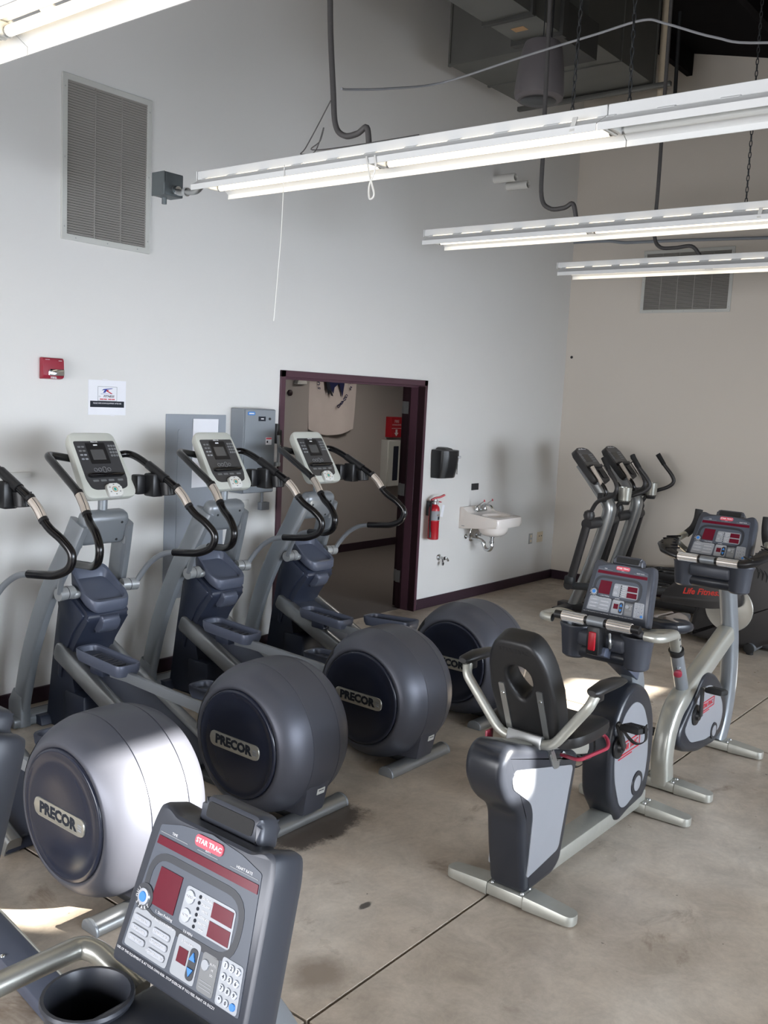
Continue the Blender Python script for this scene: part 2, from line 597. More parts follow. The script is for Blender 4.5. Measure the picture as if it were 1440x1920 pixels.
# back wall with the doorway
DX0, DX1, DZ = 5.2254, 7.1419, 2.18
mb = MB()
mb.box(((-3.6 + DX0 + 0.02) / 2, 0.075, 3.0), (DX0 + 0.02 + 3.6, 0.15, 6.0))
mb.box(((DX1 - 0.02 + 9.94) / 2, 0.075, 3.0), (9.94 - DX1 + 0.02, 0.15, 6.0))
mb.box(((DX0 + DX1) / 2, 0.075, (DZ - 0.02 + 6.0) / 2), (DX1 - DX0 - 0.04, 0.15, 6.0 - DZ + 0.02))
struct(mb.build('wall_back', 'wall'))
poly = [(0.0, -0.06), (0.0, ceil_z(0)), (-8.7, ceil_z(-8.7)), (-8.7, -0.06)]
struct(MB().prism(poly, W2X, W2X + 0.15, F_YZ).build('wall_right', 'wall_beige'))
struct(MB().prism(poly, -3.75, -3.6, F_YZ).build('wall_left', 'wall'))
mb = MB()
mb.prism([(0.05, ceil_z(0.05)), (0.05, ceil_z(0.05) + 0.15), (-8.75, ceil_z(-8.75) + 0.15), (-8.75, ceil_z(-8.75))], -3.75, 9.94, F_YZ)
ce = struct(mb.build('ceiling', 'ceiling'))
for k in range(6):
    yy = -1.2 - k * 1.3
    zz = ceil_z(yy)
    MB().box((3.1, yy, zz - 0.12), (13.3, 0.06, 0.22)).build('joist', 'ceiling', ce)

# window wall behind the camera: holes added to shape sun patches, over window frames
holes = [(8.33, 9.56, 2.59, 2.86), (4.98, 5.43, 2.78, 3.42), (5.43, 5.62, 2.72, 3.42), (5.62, 5.76, 2.72, 2.97)]
mb = MB()
xc = sorted({-3.6, 9.79} | {v for h in holes for v in h[:2]})
for a, b in zip(xc[:-1], xc[1:]):
    hs = [h for h in holes if h[0] <= a + 1e-6 and h[1] >= b - 1e-6]
    if hs:
        h = hs[0]
        mb.box(((a + b) / 2, WFY - 0.05, (h[2] - 0.06) / 2), (b - a, 0.1, h[2] + 0.06))
        mb.box(((a + b) / 2, WFY - 0.05, (h[3] + 4.6) / 2), (b - a, 0.1, 4.6 - h[3]))
    else:
        mb.box(((a + b) / 2, WFY - 0.05, 2.27), (b - a, 0.1, 4.66))
struct(mb.build('wall_front', 'wall'))
struct(MB().ringprism(rrect(5.8, 2.1, 0.01, 1, -3.6, 1.6), rrect(5.64, 1.94, 0.01, 1, -3.6, 1.6), -3.6, -3.5, F_YZ).build('window_4', 'white_enamel'))
for k, x in enumerate((0.6, 3.4, 6.2)):
    w = struct(MB().ringprism(rrect(2.5, 2.1, 0.01, 1, x + 0.9, 1.45), rrect(2.34, 1.94, 0.01, 1, x + 0.9, 1.45), 8.38, 8.5, F_XZ).build('window_%d' % (k + 1), 'white_enamel'))

# skirting
def base_run(name, x0, x1):
    struct(MB().box(((x0 + x1) / 2, -0.008, 0.05), (x1 - x0, 0.016, 0.10), bev=0.004, seg=1).build(name, 'base'))
base_run('baseboard_back', -3.6, DX0)
base_run('baseboard_back.001', DX1, W2X)
struct(MB().box((W2X - 0.008, -4.27, 0.05), (0.016, 8.5, 0.10), bev=0.004, seg=1).build('baseboard_right', 'base'))

# steel door frame: face, reveal and stop
mb = MB()
for sx, s in ((DX0, 1), (DX1, -1)):
    mb.box((sx + s * 0.026, -0.001, DZ / 2), (0.052, 0.03, DZ), bev=0.003, seg=1)
    mb.box((sx + s * 0.026, 0.105, DZ / 2), (0.050, 0.19, DZ))
    mb.box((sx + s * 0.060, 0.085, DZ / 2 - 0.03), (0.018, 0.08, DZ - 0.06))
mb.box(((DX0 + DX1) / 2, -0.001, DZ - 0.026), (DX1 - DX0, 0.03, 0.052), bev=0.003, seg=1)
mb.box(((DX0 + DX1) / 2, 0.105, DZ - 0.026), (DX1 - DX0, 0.19, 0.050))
mb.box(((DX0 + DX1) / 2, 0.085, DZ - 0.060), (DX1 - DX0 - 0.1, 0.08, 0.018))
door = struct(mb.build('door_1', 'maroon'))
MB().box((7.115 + 0.45, 0.232, 1.065), (0.90, 0.045, 2.11), bev=0.003, seg=1).build('door_leaf', 'maroon_dark', door)
mb = MB()  # thin dark sheet added to blacken the right jamb reveal
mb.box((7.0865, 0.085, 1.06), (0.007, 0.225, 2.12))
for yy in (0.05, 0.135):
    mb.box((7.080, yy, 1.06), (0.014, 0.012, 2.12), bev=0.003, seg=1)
mb.build('dark_jamb_sheet', 'maroon_dark', door)
for z in (1.92, 1.145, 0.31):
    mb = MB()
    mb.box((7.082, 0.176, z), (0.004, 0.046, 0.115), bev=0.001, seg=1)
    mb.box((7.113, 0.232, z), (0.004, 0.042, 0.115), bev=0.001, seg=1)
    mb.tube([(7.094, 0.205, z - 0.058), (7.094, 0.205, z + 0.058)], 0.009, 10)
    for dz in (-0.04, -0.013, 0.013, 0.04):
        mb.lathe([(0, 0.004), (0.0015, 0.003)], (7.080, 0.17, z + dz), (-1, 0, 0), 8)
    h = mb.build('hinge', 'steel', door)
    h['label'] = 'bright steel hinge'

# the corridor seen through the doorway
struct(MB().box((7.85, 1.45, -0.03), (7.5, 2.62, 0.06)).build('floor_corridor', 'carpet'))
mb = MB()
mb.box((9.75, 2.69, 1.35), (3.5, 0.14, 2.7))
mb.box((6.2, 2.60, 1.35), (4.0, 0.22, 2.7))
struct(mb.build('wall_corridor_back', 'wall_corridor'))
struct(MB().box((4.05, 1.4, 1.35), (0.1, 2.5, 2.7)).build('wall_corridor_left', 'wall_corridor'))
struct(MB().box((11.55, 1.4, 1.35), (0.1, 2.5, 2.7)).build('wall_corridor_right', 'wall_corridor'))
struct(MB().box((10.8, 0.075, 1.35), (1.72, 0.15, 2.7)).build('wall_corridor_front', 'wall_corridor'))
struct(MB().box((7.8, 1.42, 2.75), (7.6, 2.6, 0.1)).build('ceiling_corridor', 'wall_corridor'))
struct(MB().box((9.85, 2.612, 0.05), (3.3, 0.016, 0.10), bev=0.004, seg=1).build('baseboard_corridor', 'base'))
day_area('corridor_lamp', (8.6, 1.3, 2.6), 0.6, 0.6, 90.0, 17.0, 170.0, (1.0, 0.94, 0.88))

# paving outside the windows
struct(MB().box((3.0, -16.0, -0.2), (30, 14.5, 0.1)).build('ground', 'asphalt'))

# ================================================================== THINGS ON THE WALLS
def on_back(x, z, y=0.0):
    """matrix on the back wall: X right, Y up, Z out into the room"""
    return frame((x, y, z), (1, 0, 0), (0, 0, 1))


def on_right(y, z, x=W2X):
    return frame((x, y, z), (0, -1, 0), (0, 0, 1))


def vent(label, F, w, h, n, fw, bars):
    t = thing('return_air_vent', label, 'vent', F.translation, group='louvred wall vents')
    t.matrix_world = Matrix.Translation(F.translation)
    L = F.copy(); L.translation = (0, 0, 0)
    MB().ringprism(rrect(w, h, 0.002, 1), rrect(w - 2 * fw, h - 2 * fw, 0.002, 1), 0.0, 0.014, L, bev=0.002, seg=1).build('frame', 'vent_frame', t)
    mb = MB(); mb.prism(rrect(w - 2 * fw, h - 2 * fw, 0.001, 1), 0.0005, 0.002, L); mb.build('backing', 'vent_back', t)
    mb = MB()
    p = (h - 2 * fw) / n
    for k in range(n):
        v = -h / 2 + fw + p * (k + 0.5)
        a = [(-w / 2 + fw, v - p * 0.30, 0.003), (w / 2 - fw, v - p * 0.30, 0.003), (w / 2 - fw, v + p * 0.26, 0.012), (-w / 2 + fw, v + p * 0.26, 0.012)]
        b = [(x, y + 0.0022, z) for x, y, z in a]
        mb.rings([[L @ Vector(q) for q in a], [L @ Vector(q) for q in b]])
    s = mb.build('louvre_blades', 'vent_slat', t); s['kind'] = 'stuff'
    for k in range(bars):
        u = -w / 2 + fw + (w - 2 * fw) * (k + 1) / (bars + 1)
        mb = MB(); mb.prism(rrect(0.006, h - 2 * fw, 0.001, 1, u, 0), 0.002, 0.0125, L); mb.build('mullion', 'vent_slat', t)
    mb = MB()
    for sx in (-1, 1):
        for v in (-0.42, 0, 0.42):
            q = L @ Vector((sx * (w / 2 - fw / 2), v * h, 0.014))
            mb.lathe([(0, 0.005), (0.0015, 0.004)], q, L @ Vector((0, 0, 1)), 8)
    for u in (-0.35, 0, 0.35):
        mb.lathe([(0, 0.005), (0.0015, 0.004)], L @ Vector((u * w, -h / 2 + fw / 2, 0.014)), L @ Vector((0, 0, 1)), 8)
    mb.build('screws', 'steel', t)
    return t


vent('tall white-framed louvred air vent high on the back wall', on_back(3.6465, 3.352), 0.650, 0.965, 58, 0.036, 2)
vent('wide white-framed louvred vent on the beige wall behind hanging lights', on_right(-1.338, 3.3627), 0.968, 0.653, 46, 0.034, 4)

# fire strobe
t = thing('fire_alarm_strobe', 'red fire alarm strobe high on the back wall', 'alarm', (3.255, 0, 2.086))
L = frame((0, 0, 0), (1, 0, 0), (0, 0, 1))
prof = [(0.0, 0.066), (0.030, 0.066), (0.040, 0.058), (0.046, -0.040), (0.034, -0.058), (0.0, -0.064)]
MB().prism(fillet([(-y, z) for y, z in prof], 0.006, 3), -0.070, 0.070, F_YZ, bev=0.004).build('housing', 'red_alarm', t)
Lz = frame((0.012, -0.043, -0.020), (1, 0, 0), (0, 0, 1))
MB().prism(fillet([(-0.050, -0.021), (0.056, -0.021), (0.056, 0.019), (-0.040, 0.019), (-0.050, 0.008)], 0.004, 2), -0.002, 0.009, Lz, bev=0.003).build('strobe_lens', 'chrome', t)
lettering('lettering', 'FIRE', frame((0, -0.0435, -0.052), (1, 0, 0), (0, 0.3, 1)), 0.022, 'ink_white', t, bold=0.0006)
MB().box((0.045, -0.0405, 0.050), (0.022, 0.003, 0.003)).build('print_line', 'ink_white', t)
MB().box((-0.040, -0.0395, 0.054), (0.030, 0.002, 0.002)).build('print_line', 'ink_white', t)

# notice
t = thing('paper_notice', 'white fitness notice with a logo and dark band taped up below the fire strobe', 'notice', (3.667, 0, 1.922))
MB().box((0, -0.0015, 0), (0.284, 0.002, 0.222)).build('sheet', 'paper', t)
MB().ringprism(rrect(0.146, 0.092, 0.001, 1, 0, 0.025), rrect(0.141, 0.087, 0.001, 1, 0, 0.025), 0.0026, 0.0032, L).build('logo_border', 'ink_grey', t)
MB().prism([(-0.034, 0.030), (-0.016, 0.032), (-0.003, 0.052), (0.030, 0.056), (0.044, 0.062), (-0.028, 0.055), (-0.044, 0.046), (-0.020, 0.048)], 0.0026, 0.0034, L).build('logo_swoosh', 'ink_blue', t)
MB().prism([(-0.004, 0.050), (0.012, 0.050), (0.004, 0.043), (0.040, 0.026), (0.026, 0.026), (-0.010, 0.042)], 0.0026, 0.0034, L).build('logo_leg', 'ink_red', t)
MB().prism([(-0.050, 0.0225), (0.036, 0.024), (0.036, 0.0255), (-0.050, 0.0245)], 0.0026, 0.0034, L).build('logo_rule', 'ink_blue', t)
lettering('lettering', 'FITNESS', frame((0.010, -0.003, 0.008), (1, 0, 0), (0, 0, 1)), 0.019, 'ink', t, squash=1.2, shear=0.25, bold=0.0004)
lettering('lettering', 'La', frame((-0.060, -0.003, 0.008), (1, 0, 0), (0, 0, 1)), 0.016, 'ink_grey', t, shear=0.25)
for k, (x0, x1) in enumerate(((-0.056, -0.030), (-0.027, -0.004), (0.006, 0.030), (0.033, 0.056))):
    MB().box(((x0 + x1) / 2, -0.003, -0.010), (x1 - x0, 0.001, 0.006)).build('print_line', 'ink_red', t)
MB().box((0, -0.0028, -0.042), (0.256, 0.0012, 0.040)).build('print_band', 'ink', t)
lettering('lettering', 'PLEASE WIPE DOWN EQUIPMENT AFTER USE', frame((0, -0.0038, -0.037), (1, 0, 0), (0, 0, 1)), 0.0125, 'ink_white', t, squash=0.84)
MB().box((0.04, -0.003, -0.113), (0.030, 0.001, 0.010)).build('tape', 'ink_white', t)
MB().box((-0.02, -0.003, 0.113), (0.040, 0.001, 0.010)).build('tape', 'ink_white', t)

# flush electrical panel
t = thing('electrical_panel', 'tall grey flush electrical panel behind the second elliptical', 'panel', (4.41, 0, 1.172))
MB().prism(rrect(0.545, 1.307, 0.004, 2), 0.002, 0.007, L, bev=0.002, seg=1).build('cover', 'panel_grey', t)
MB().prism(rrect(0.37, 1.10, 0.02, 4, 0.015, -0.0), 0.006, 0.011, L, bev=0.002, seg=1).build('door', 'panel_grey', t)
MB().box((0.17, -0.0145, 0.02), (0.014, 0.006, 0.05), bev=0.002).build('latch', 'steel', t)
o = MB().prism(fillet([(-0.116, -0.245), (0.116, -0.240), (0.116, 0.245), (-0.116, 0.245)], 0.001, 1), 0.0125, 0.014, frame((4.486, 0, 1.55), (1, 0, 0), (0, -0.006, 1))).build('paper_sheet', 'paper')
tag(o, 'blank white paper sheet taped to the grey electrical panel', 'paper')

# switch box
t = thing('switch_box', 'grey steel disconnect switch box beside the doorway', 'switch box', (4.891, 0, 1.568))
MB().box((0, -0.070, 0), (0.318, 0.140, 0.622), bev=0.004, seg=1).build('box', 'box_grey', t)
MB().box((0.004, -0.1435, 0), (0.308, 0.007, 0.612), bev=0.003, seg=1).build('door', 'box_grey', t)
MB().prism(rrect(0.072, 0.026, 0.009, 3, -0.090, 0.278), 0.147, 0.1485, L).build('maker_badge', 'blue_key', t)
MB().box((-0.090, -0.149, 0.278), (0.050, 0.001, 0.009)).build('badge_print', 'ink_white', t)
MB().box((0.018, -0.1475, 0.240), (0.072, 0.002, 0.034)).build('rating_plate', 'ink', t)
MB().box((0.020, -0.149, 0.240), (0.028, 0.001, 0.008)).build('plate_print', 'ink_white', t)
MB().lathe([(0, 0.010), (0.008, 0.009)], (0.095, -0.147, 0.240), (0, -1, 0), 12).build('screw_lock', 'dark_steel', t)
MB().box((0.092, -0.1475, 0.075), (0.060, 0.002, 0.055)).build('warning_sticker', 'paper', t)
MB().box((0.092, -0.149, 0.094), (0.056, 0.001, 0.012)).build('sticker_stripe', 'pill_red', t)
MB().box((0.078, -0.149, 0.070), (0.014, 0.001, 0.016)).build('sticker_symbol', 'ink', t)
mb = MB()
mb.box((0.176, -0.135, 0.13), (0.034, 0.06, 0.15), bev=0.006)
mb.box((0.20, -0.14, 0.11), (0.030, 0.05, 0.10), bev=0.006)
mb.build('handle_block', 'black', t)
MB().tube(bend([(0.168, -0.172, 0.12), (0.170, -0.180, -0.02), (0.176, -0.170, -0.10)], 0.03), 0, 8, flat=(0.014, 0.007), ref=(0, 1, 0)).build('handle', 'steel', t)
MB().box((0.182, -0.155, -0.10), (0.040, 0.040, 0.035), bev=0.008).build('padlock', 'steel', t)
MB().box((0.192, -0.165, 0.02), (0.020, 0.004, 0.055)).build('tag_plate', 'paper', t)

o = MB().box((4.895, -0.006, 1.13), (0.075, 0.012, 0.115), bev=0.004).build('outlet_plate', 'white_plastic')
tag(o, 'white outlet plate under the grey switch box', 'outlet')
mb = MB(); mb.box((5.075, -0.022, 1.135), (0.085, 0.044, 0.06), bev=0.004)
mb.tube([(5.055, -0.022, 1.165), (5.055, -0.022, 1.262)], 0.012, 10)
o = mb.build('conduit_stub', 'panel_grey')
tag(o, 'grey conduit stub and small box below the switch box', 'conduit')
o = MB().box((3.00, -0.010, 1.443), (0.24, 0.02, 0.034), bev=0.003).build('wall_raceway', 'white_plastic')
tag(o, 'short white raceway strip on the wall behind the leftmost handlebar', 'raceway')

# paper towel dispenser
t = thing('towel_dispenser', 'black paper towel dispenser on the wall right of the doorway', 'dispenser', (7.40, 0, 1.27))
def disp_ring(z, d, w, y0=0.0):
    return [Vector((x, y, z)) for x, y in fillet([(-w / 2, y0), (-w / 2, -d * 0.72), (-w * 0.28, -d * 0.96), (w * 0.22, -d), (w / 2, -d * 0.80), (w / 2, y0)], 0.02, 3)]
MB().rings([disp_ring(0.0, 0.13, 0.245), disp_ring(0.006, 0.142, 0.25), disp_ring(0.10, 0.168, 0.262), disp_ring(0.21, 0.180, 0.27), disp_ring(0.262, 0.178, 0.27), disp_ring(0.268, 0.166, 0.26)]).build('cover', 'black', t)
MB().rings([[Vector((x, y, z)) for x, y in fillet([(-w / 2, 0), (-w / 2, -d), (w / 2, -d), (w / 2, 0)], 0.02, 3)] for z, w, d in ((0.264, 0.15, 0.13), (0.282, 0.12, 0.11), (0.291, 0.07, 0.08))]).build('top_hump', 'black', t)
MB().box((0.082, -0.182, 0.205), (0.050, 0.003, 0.020), bev=0.001, seg=1).build('badge', 'ink_grey', t)
MB().box((0.082, -0.184, 0.205), (0.036, 0.001, 0.007)).build('badge_print', 'ink_white', t)
MB().box((0.065, -0.176, 0.09), (0.004, 0.006, 0.10), bev=0.001, seg=1).build('view_slit', 'dark_steel', t)

# extinguisher
t = thing('fire_extinguisher', 'red fire extinguisher hung on the wall below the towel dispenser', 'extinguisher', (7.255, -0.085, 0.69))
MB().lathe([(0, 0.046), (0.004, 0.052), (0.17, 0.052), (0.172, 0.0535), (0.18, 0.0535), (0.182, 0.052), (0.285, 0.052), (0.31, 0.046), (0.33, 0.03), (0.335, 0.02)], (0, 0, 0), (0, 0, 1), 28).build('cylinder', 'red', t)
MB().lathe([(0.185, 0.0527), (0.275, 0.0527)], (0, 0, 0), (0, 0, 1), 20, a0=3.2, a1=5.7, ref=(1, 0, 0)).build('label_plate', 'ink_grey', t)
MB().lathe([(0.192, 0.0530), (0.222, 0.0530)], (0, 0, 0), (0, 0, 1), 10, a0=4.5, a1=5.6, ref=(1, 0, 0), cap=False).build('label_print', 'ink', t)
MB().lathe([(0.228, 0.0530), (0.244, 0.0530)], (0, 0, 0), (0, 0, 1), 10, a0=4.3, a1=5.6, ref=(1, 0, 0), cap=False).build('label_print', 'taupe', t)
MB().lathe([(0.33, 0.018), (0.36, 0.018), (0.365, 0.024), (0.385, 0.024)], (0, 0, 0), (0, 0, 1), 16).build('valve', 'steel', t)
MB().tube(bend([(-0.03, 0.02, 0.372), (0.0, 0, 0.395), (0.05, -0.03, 0.405), (0.085, -0.05, 0.425)], 0.02), 0, 8, flat=(0.016, 0.009), ref=(0.5, 0.8, 0)).build('lever', 'red', t)
MB().tube(bend([(-0.03, 0.02, 0.362), (0.0, 0, 0.37), (0.06, -0.03, 0.355)], 0.02), 0, 8, flat=(0.012, 0.005), ref=(0.5, 0.8, 0)).build('carry_handle', 'red', t)
MB().lathe([(0, 0.017), (0.01, 0.017)], (0.012, -0.022, 0.352), (0.3, -1, 0), 14).build('gauge', 'ink_white', t)
MB().tube(spline([(-0.02, 0.01, 0.368), (-0.055, 0.0, 0.35), (-0.068, -0.005, 0.25), (-0.066, -0.005, 0.13), (-0.062, -0.01, 0.06)], 5), 0.0085, 8).build('hose', 'rubber', t)
MB().tube([(-0.062, -0.01, 0.075), (-0.062, -0.01, 0.02)], [0.011, 0.014], 10).build('nozzle', 'black', t)
MB().box((0.052, -0.058, 0.275), (0.040, 0.0015, 0.115), rot=Matrix.Rotation(0.25, 3, 'Y')).build('inspection_tag', 'paper', t)
mb = MB(); mb.box((0, 0.07, 0.29), (0.03, 0.03, 0.14)); mb.box((0, 0.045, 0.335), (0.05, 0.05, 0.012)); mb.build('bracket', 'dark_steel', t)

# hose tap
t = thing('hose_tap', 'small chrome hose tap low on the wall below the extinguisher', 'tap', (7.488, 0, 0.478))
MB().lathe([(0, 0.032), (0.005, 0.030), (0.012, 0.014), (0.06, 0.014), (0.075, 0.018)], (0, 0, 0), (0, -1, 0), 18).build('body', 'chrome', t)
MB().tube(bend([(0.0, -0.055, 0.0), (0.035, -0.075, 0.002), (0.055, -0.08, -0.03)], 0.02), 0.011, 10).build('spout', 'chrome', t)
MB().lathe([(-0.006, 0.020), (0.006, 0.020)], (0.0, -0.055, -0.055), (0.2, -1, 0), 14).build('vacuum_ring', 'chrome', t)
MB().tube([(0.0, -0.055, -0.045), (0, -0.055, 0.0)], 0.009, 8).build('outlet_stem', 'chrome', t)

# sink
SX, SZ = 8.045, 0.80
t = thing('wall_sink', 'white porcelain wall sink with chrome taps right of the extinguisher', 'sink', (SX, 0, 0))
w = 0.235
def sink_ring(s, z, yb, yf, yfc):
    return [(-w * s, yb, z), (w * s, yb, z), (w * s, yf, z), (w * s * 0.62, yfc, z), (-w * s * 0.62, yfc, z), (-w * s, yf, z)]
side = [(0.0, 0.745), (0.0, 0.955), (-0.035, 0.958), (-0.10, 0.905), (-0.43, 0.876), (-0.445, 0.86), (-0.445, 0.80), (-0.43, 0.785), (-0.05, 0.745)]
mb = MB()
for sx in (-1, 1):
    mb.prism(fillet(side, [0, 0.008, 0.012, 0.03, 0.006, 0.006, 0.01, 0.01, 0.03], 3), sx * (w - 0.010) - 0.010, sx * (w - 0.010) + 0.010, F_YZ, bev=0.006)
mb.prism(fillet([(0.0, 0.745), (0.0, 0.955), (-0.035, 0.957), (-0.10, 0.904), (-0.125, 0.895), (-0.125, 0.80), (-0.05, 0.745)], [0, 0.008, 0.012, 0.03, 0.004, 0.01, 0.03], 3), -w + 0.004, w - 0.004, F_YZ)
NS = 64
def srect(k, z=None, dz=0.0):
    out = []
    for j in range(NS):
        q = 2 * PI * j / NS
        c, s_ = math.cos(q), math.sin(q)
        x, y = w * k * math.copysign(abs(c) ** 0.22, c), -0.275 + 0.183 * k * math.copysign(abs(s_) ** 0.22, s_)
        out.append(Vector((x, y, (0.876 + 0.075 * (y + 0.455)) + dz if z is None else z)))
    return out
def oval(k, dz):
    return [Vector((0.180 * k * math.cos(2 * PI * j / NS), -0.285 + 0.130 * k * math.sin(2 * PI * j / NS), 0.888 + dz)) for j in range(NS)]
mb.rings([srect(0.985, 0.785), srect(1.0, 0.80), srect(1.0, None, -0.006), srect(0.985), oval(1.0, -0.002), oval(0.96, -0.012), oval(0.86, -0.045), oval(0.66, -0.085), oval(0.35, -0.105), oval(0.08, -0.110)])
mb.build('basin', 'porcelain', t)
MB().lathe([(0, 0.022), (0.003, 0.020)], (0, -0.285, 0.778), (0, 0, 1), 16).build('drain', 'chrome', t)
mb = MB(); ring = []
for k in range(8):
    s = [1, 0.98, 0.93, 0.85, 0.74, 0.58, 0.38, 0.14][k]; z = [0.80, 0.765, 0.735, 0.712, 0.695, 0.682, 0.674, 0.67][k]
    ring.append([Vector((math.cos(a) * 0.175 * s, -0.26 + math.sin(a) * 0.155 * s, z)) for a in [2 * PI * j / 28 for j in range(28)]])
mb.rings(ring); mb.build('bowl_underside', 'porcelain', t)
MB().box((0, -0.095, 0.918), (0.20, 0.045, 0.022), bev=0.010).build('tap_base', 'chrome', t)
for sx in (-0.075, 0.075):
    MB().lathe([(0.92, 0.020), (0.95, 0.017), (0.965, 0.013)], (sx, -0.095, 0), (0, 0, 1), 16).build('tap_body', 'chrome', t)
    MB().tube(bend([(sx, -0.095, 0.96), (sx + 0.012, -0.12, 0.985), (sx + 0.02, -0.165, 1.02)], 0.02), 0, 8, flat=(0.010, 0.0035), ref=(1, 0, 0)).build('lever_handle', 'chrome', t)
MB().lathe([(0, 0.013), (0.006, 0.010)], (0.095, -0.17, 1.025), (0.2, -1, 0.4), 12).build('hot_button', 'pill_red', t)
MB().lathe([(0, 0.013), (0.006, 0.010)], (-0.055, -0.17, 1.025), (0.2, -1, 0.4), 12).build('hot_button', 'pill_red', t)
MB().tube(spline([(0, -0.095, 0.925), (0, -0.11, 0.965), (0.0, -0.16, 0.985), (0.0, -0.215, 0.972), (0.0, -0.235, 0.95)], 5), 0.012, 10).build('spout', 'chrome', t)
MB().tube(spline([(0.0, -0.25, 0.68), (0, -0.25, 0.60), (0, -0.255, 0.565), (0, -0.23, 0.53), (0, -0.19, 0.53), (0, -0.165, 0.56), (0, -0.15, 0.60), (0, -0.10, 0.62), (0, 0.0, 0.62)], 6), 0.019, 14).build('drain_trap', 'chrome', t)
for y, z, ax in ((-0.25, 0.655, (0, 0, 1)), (-0.25, 0.60, (0, 0, 1)), (-0.158, 0.58, (0, 0.4, 1))):
    MB().lathe([(0, 0.025), (0.02, 0.025)], (0, y, z), ax, 14).build('slip_nut', 'chrome', t)
MB().lathe([(0, 0.036), (0.008, 0.032), (0.02, 0.02)], (0, -0.001, 0.62), (0, -1, 0), 20).build('wall_flange', 'chrome', t)
for sx in (-0.10, 0.10):
    MB().lathe([(0, 0.026), (0.006, 0.024), (0.012, 0.010), (0.05, 0.010)], (sx, -0.001, 0.645), (0, -1, 0), 14).build('stop_valve', 'chrome', t)
    MB().tube(spline([(sx, -0.05, 0.645), (sx, -0.055, 0.69), (sx * 0.9, -0.06, 0.74), (sx * 0.75, -0.08, 0.80)], 5), 0.006, 8).build('supply_tube', 'chrome', t)
MB().box((-w - 0.0006, -0.05, 0.772), (0.001, 0.034, 0.006)).build('maker_mark', 'ink_grey', t)

o = MB().box((8.058, -0.004, 1.148), (0.125, 0.008, 0.068), bev=0.002, seg=1).build('metal_wall_plate', 'dark_steel')
tag(o, 'small blank metal plate on the wall above the sink', 'plate')
t = thing('switch_plate', 'narrow steel switch plate near the room corner', 'switch', (9.262, 0, 0.508))
MB().box((0, -0.004, 0), (0.075, 0.008, 0.118), bev=0.002, seg=1).build('plate', 'steel', t)
for dz in (-0.026, 0.026):
    MB().box((0, -0.009, dz), (0.034, 0.006, 0.030), bev=0.002, seg=1).build('socket', 'ivory', t)
t = thing('outlet_plate', 'ivory outlet plate closest to the room corner', 'outlet', (9.47, 0, 0.51))
MB().box((0, -0.004, 0), (0.125, 0.008, 0.118), bev=0.003, seg=1).build('plate', 'ivory', t)
for dx in (-0.024, 0.024):
    MB().box((dx, -0.009, 0), (0.032, 0.004, 0.066), bev=0.002, seg=1).build('socket', 'ivory', t)
    MB().box((dx, -0.0115, 0.012), (0.016, 0.001, 0.012)).build('slot', 'dark_steel', t)
o = MB().lathe([(0, 0.016), (0.004, 0.016), (0.006, 0.012)], (W2X, -0.075, 2.557), (-1, 0, 0), 12).build('wall_plug', 'black')
tag(o, 'small black round plug on the beige wall near the corner', 'plug')

# pipe stubs above the sink
for k, (x, z) in enumerate(((8.08, 4.172), (8.32, 4.152))):
    t = thing('pipe_stub', ('upper left white pipe stub sticking out of the back wall', 'lower right white pipe stub sticking out of the back wall')[k], 'pipe', (x, 0, z), 'white pipe stubs on the back wall')
    MB().lathe([(0, 0.038), (0.24, 0.038), (0.24, 0.033), (0.10, 0.033)], (0, 0.0, 0), (0.0, -1, 0), 18, cap=False).build('pipe', 'white_plastic', t)
    MB().lathe([(0.205, 0.033), (0.206, 0.01)], (0, 0, 0), (0, -1, 0), 18).build('pipe_mouth', 'dark_steel', t)
o = MB().tube(bend([(W2X - 0.02, -0.01, 3.83), (W2X - 0.02, -0.45, 3.82), (W2X - 0.02, -0.6, 3.79), (W2X - 0.02, -1.2, 3.78), (W2X - 0.02, -4.2, 3.68)], 0.2), 0.016, 8).build('wall_conduit', 'panel_grey')
tag(o, 'thin grey conduit running along the beige wall above the vent', 'conduit')

# corridor things
t = thing('wall_flag', 'white flag with navy print hanging on the corridor wall', 'flag', (8.70, 2.60, 2.05))
nu, nv = 26, 22
fm = MB(); grid = []
for j in range(nv + 1):
    tv = j / nv
    row = []
    for i in range(nu + 1):
        s = i / nu
        x = -0.44 + 0.88 * s
        sag = 0.06 * math.sin(PI * s) + (0.07 if s > 0 else 0) * (1 - abs(2 * s - 0.9)) * 0.3
        z = 0.60 - tv * (1.07 + sag)
        y = -0.03 - 0.020 * math.sin(7.0 * s + 2.2 * tv) * tv - 0.012 * math.sin(15 * s - 3 * tv) * tv
        row.append(fm._v((x * (1 - 0.05 * tv), y, z)))
    grid.append(row)
for j in range(nv):
    for i in range(nu):
        fm._face([grid[j][i], grid[j][i + 1], grid[j + 1][i + 1], grid[j + 1][i]])
bmesh.ops.solidify(fm.bm, geom=list(fm.bm.faces), thickness=0.003)
fm.build('cloth', 'flag', t, ang=80)
FZ = lambda x, z, ang=0.0: Matrix.Translation((x, -0.062, z)) @ Matrix.Rotation(ang, 4, 'Y') @ frame((0, 0, 0), (1, 0, 0), (0, 0, 1))
MB().prism([(-0.13, 0.30), (-0.16, 0.10), (-0.10, 0.03), (-0.06, -0.03), (0.0, -0.10), (0.02, -0.02), (0.10, 0.03), (0.15, -0.08), (0.17, -0.14), (0.20, 0.02), (0.19, 0.16), (0.12, 0.24), (0.10, 0.34), (0.0, 0.38)], 0.0, 0.002, FZ(-0.02, 0.06)).build('eagle_print', 'flag_blue', t)
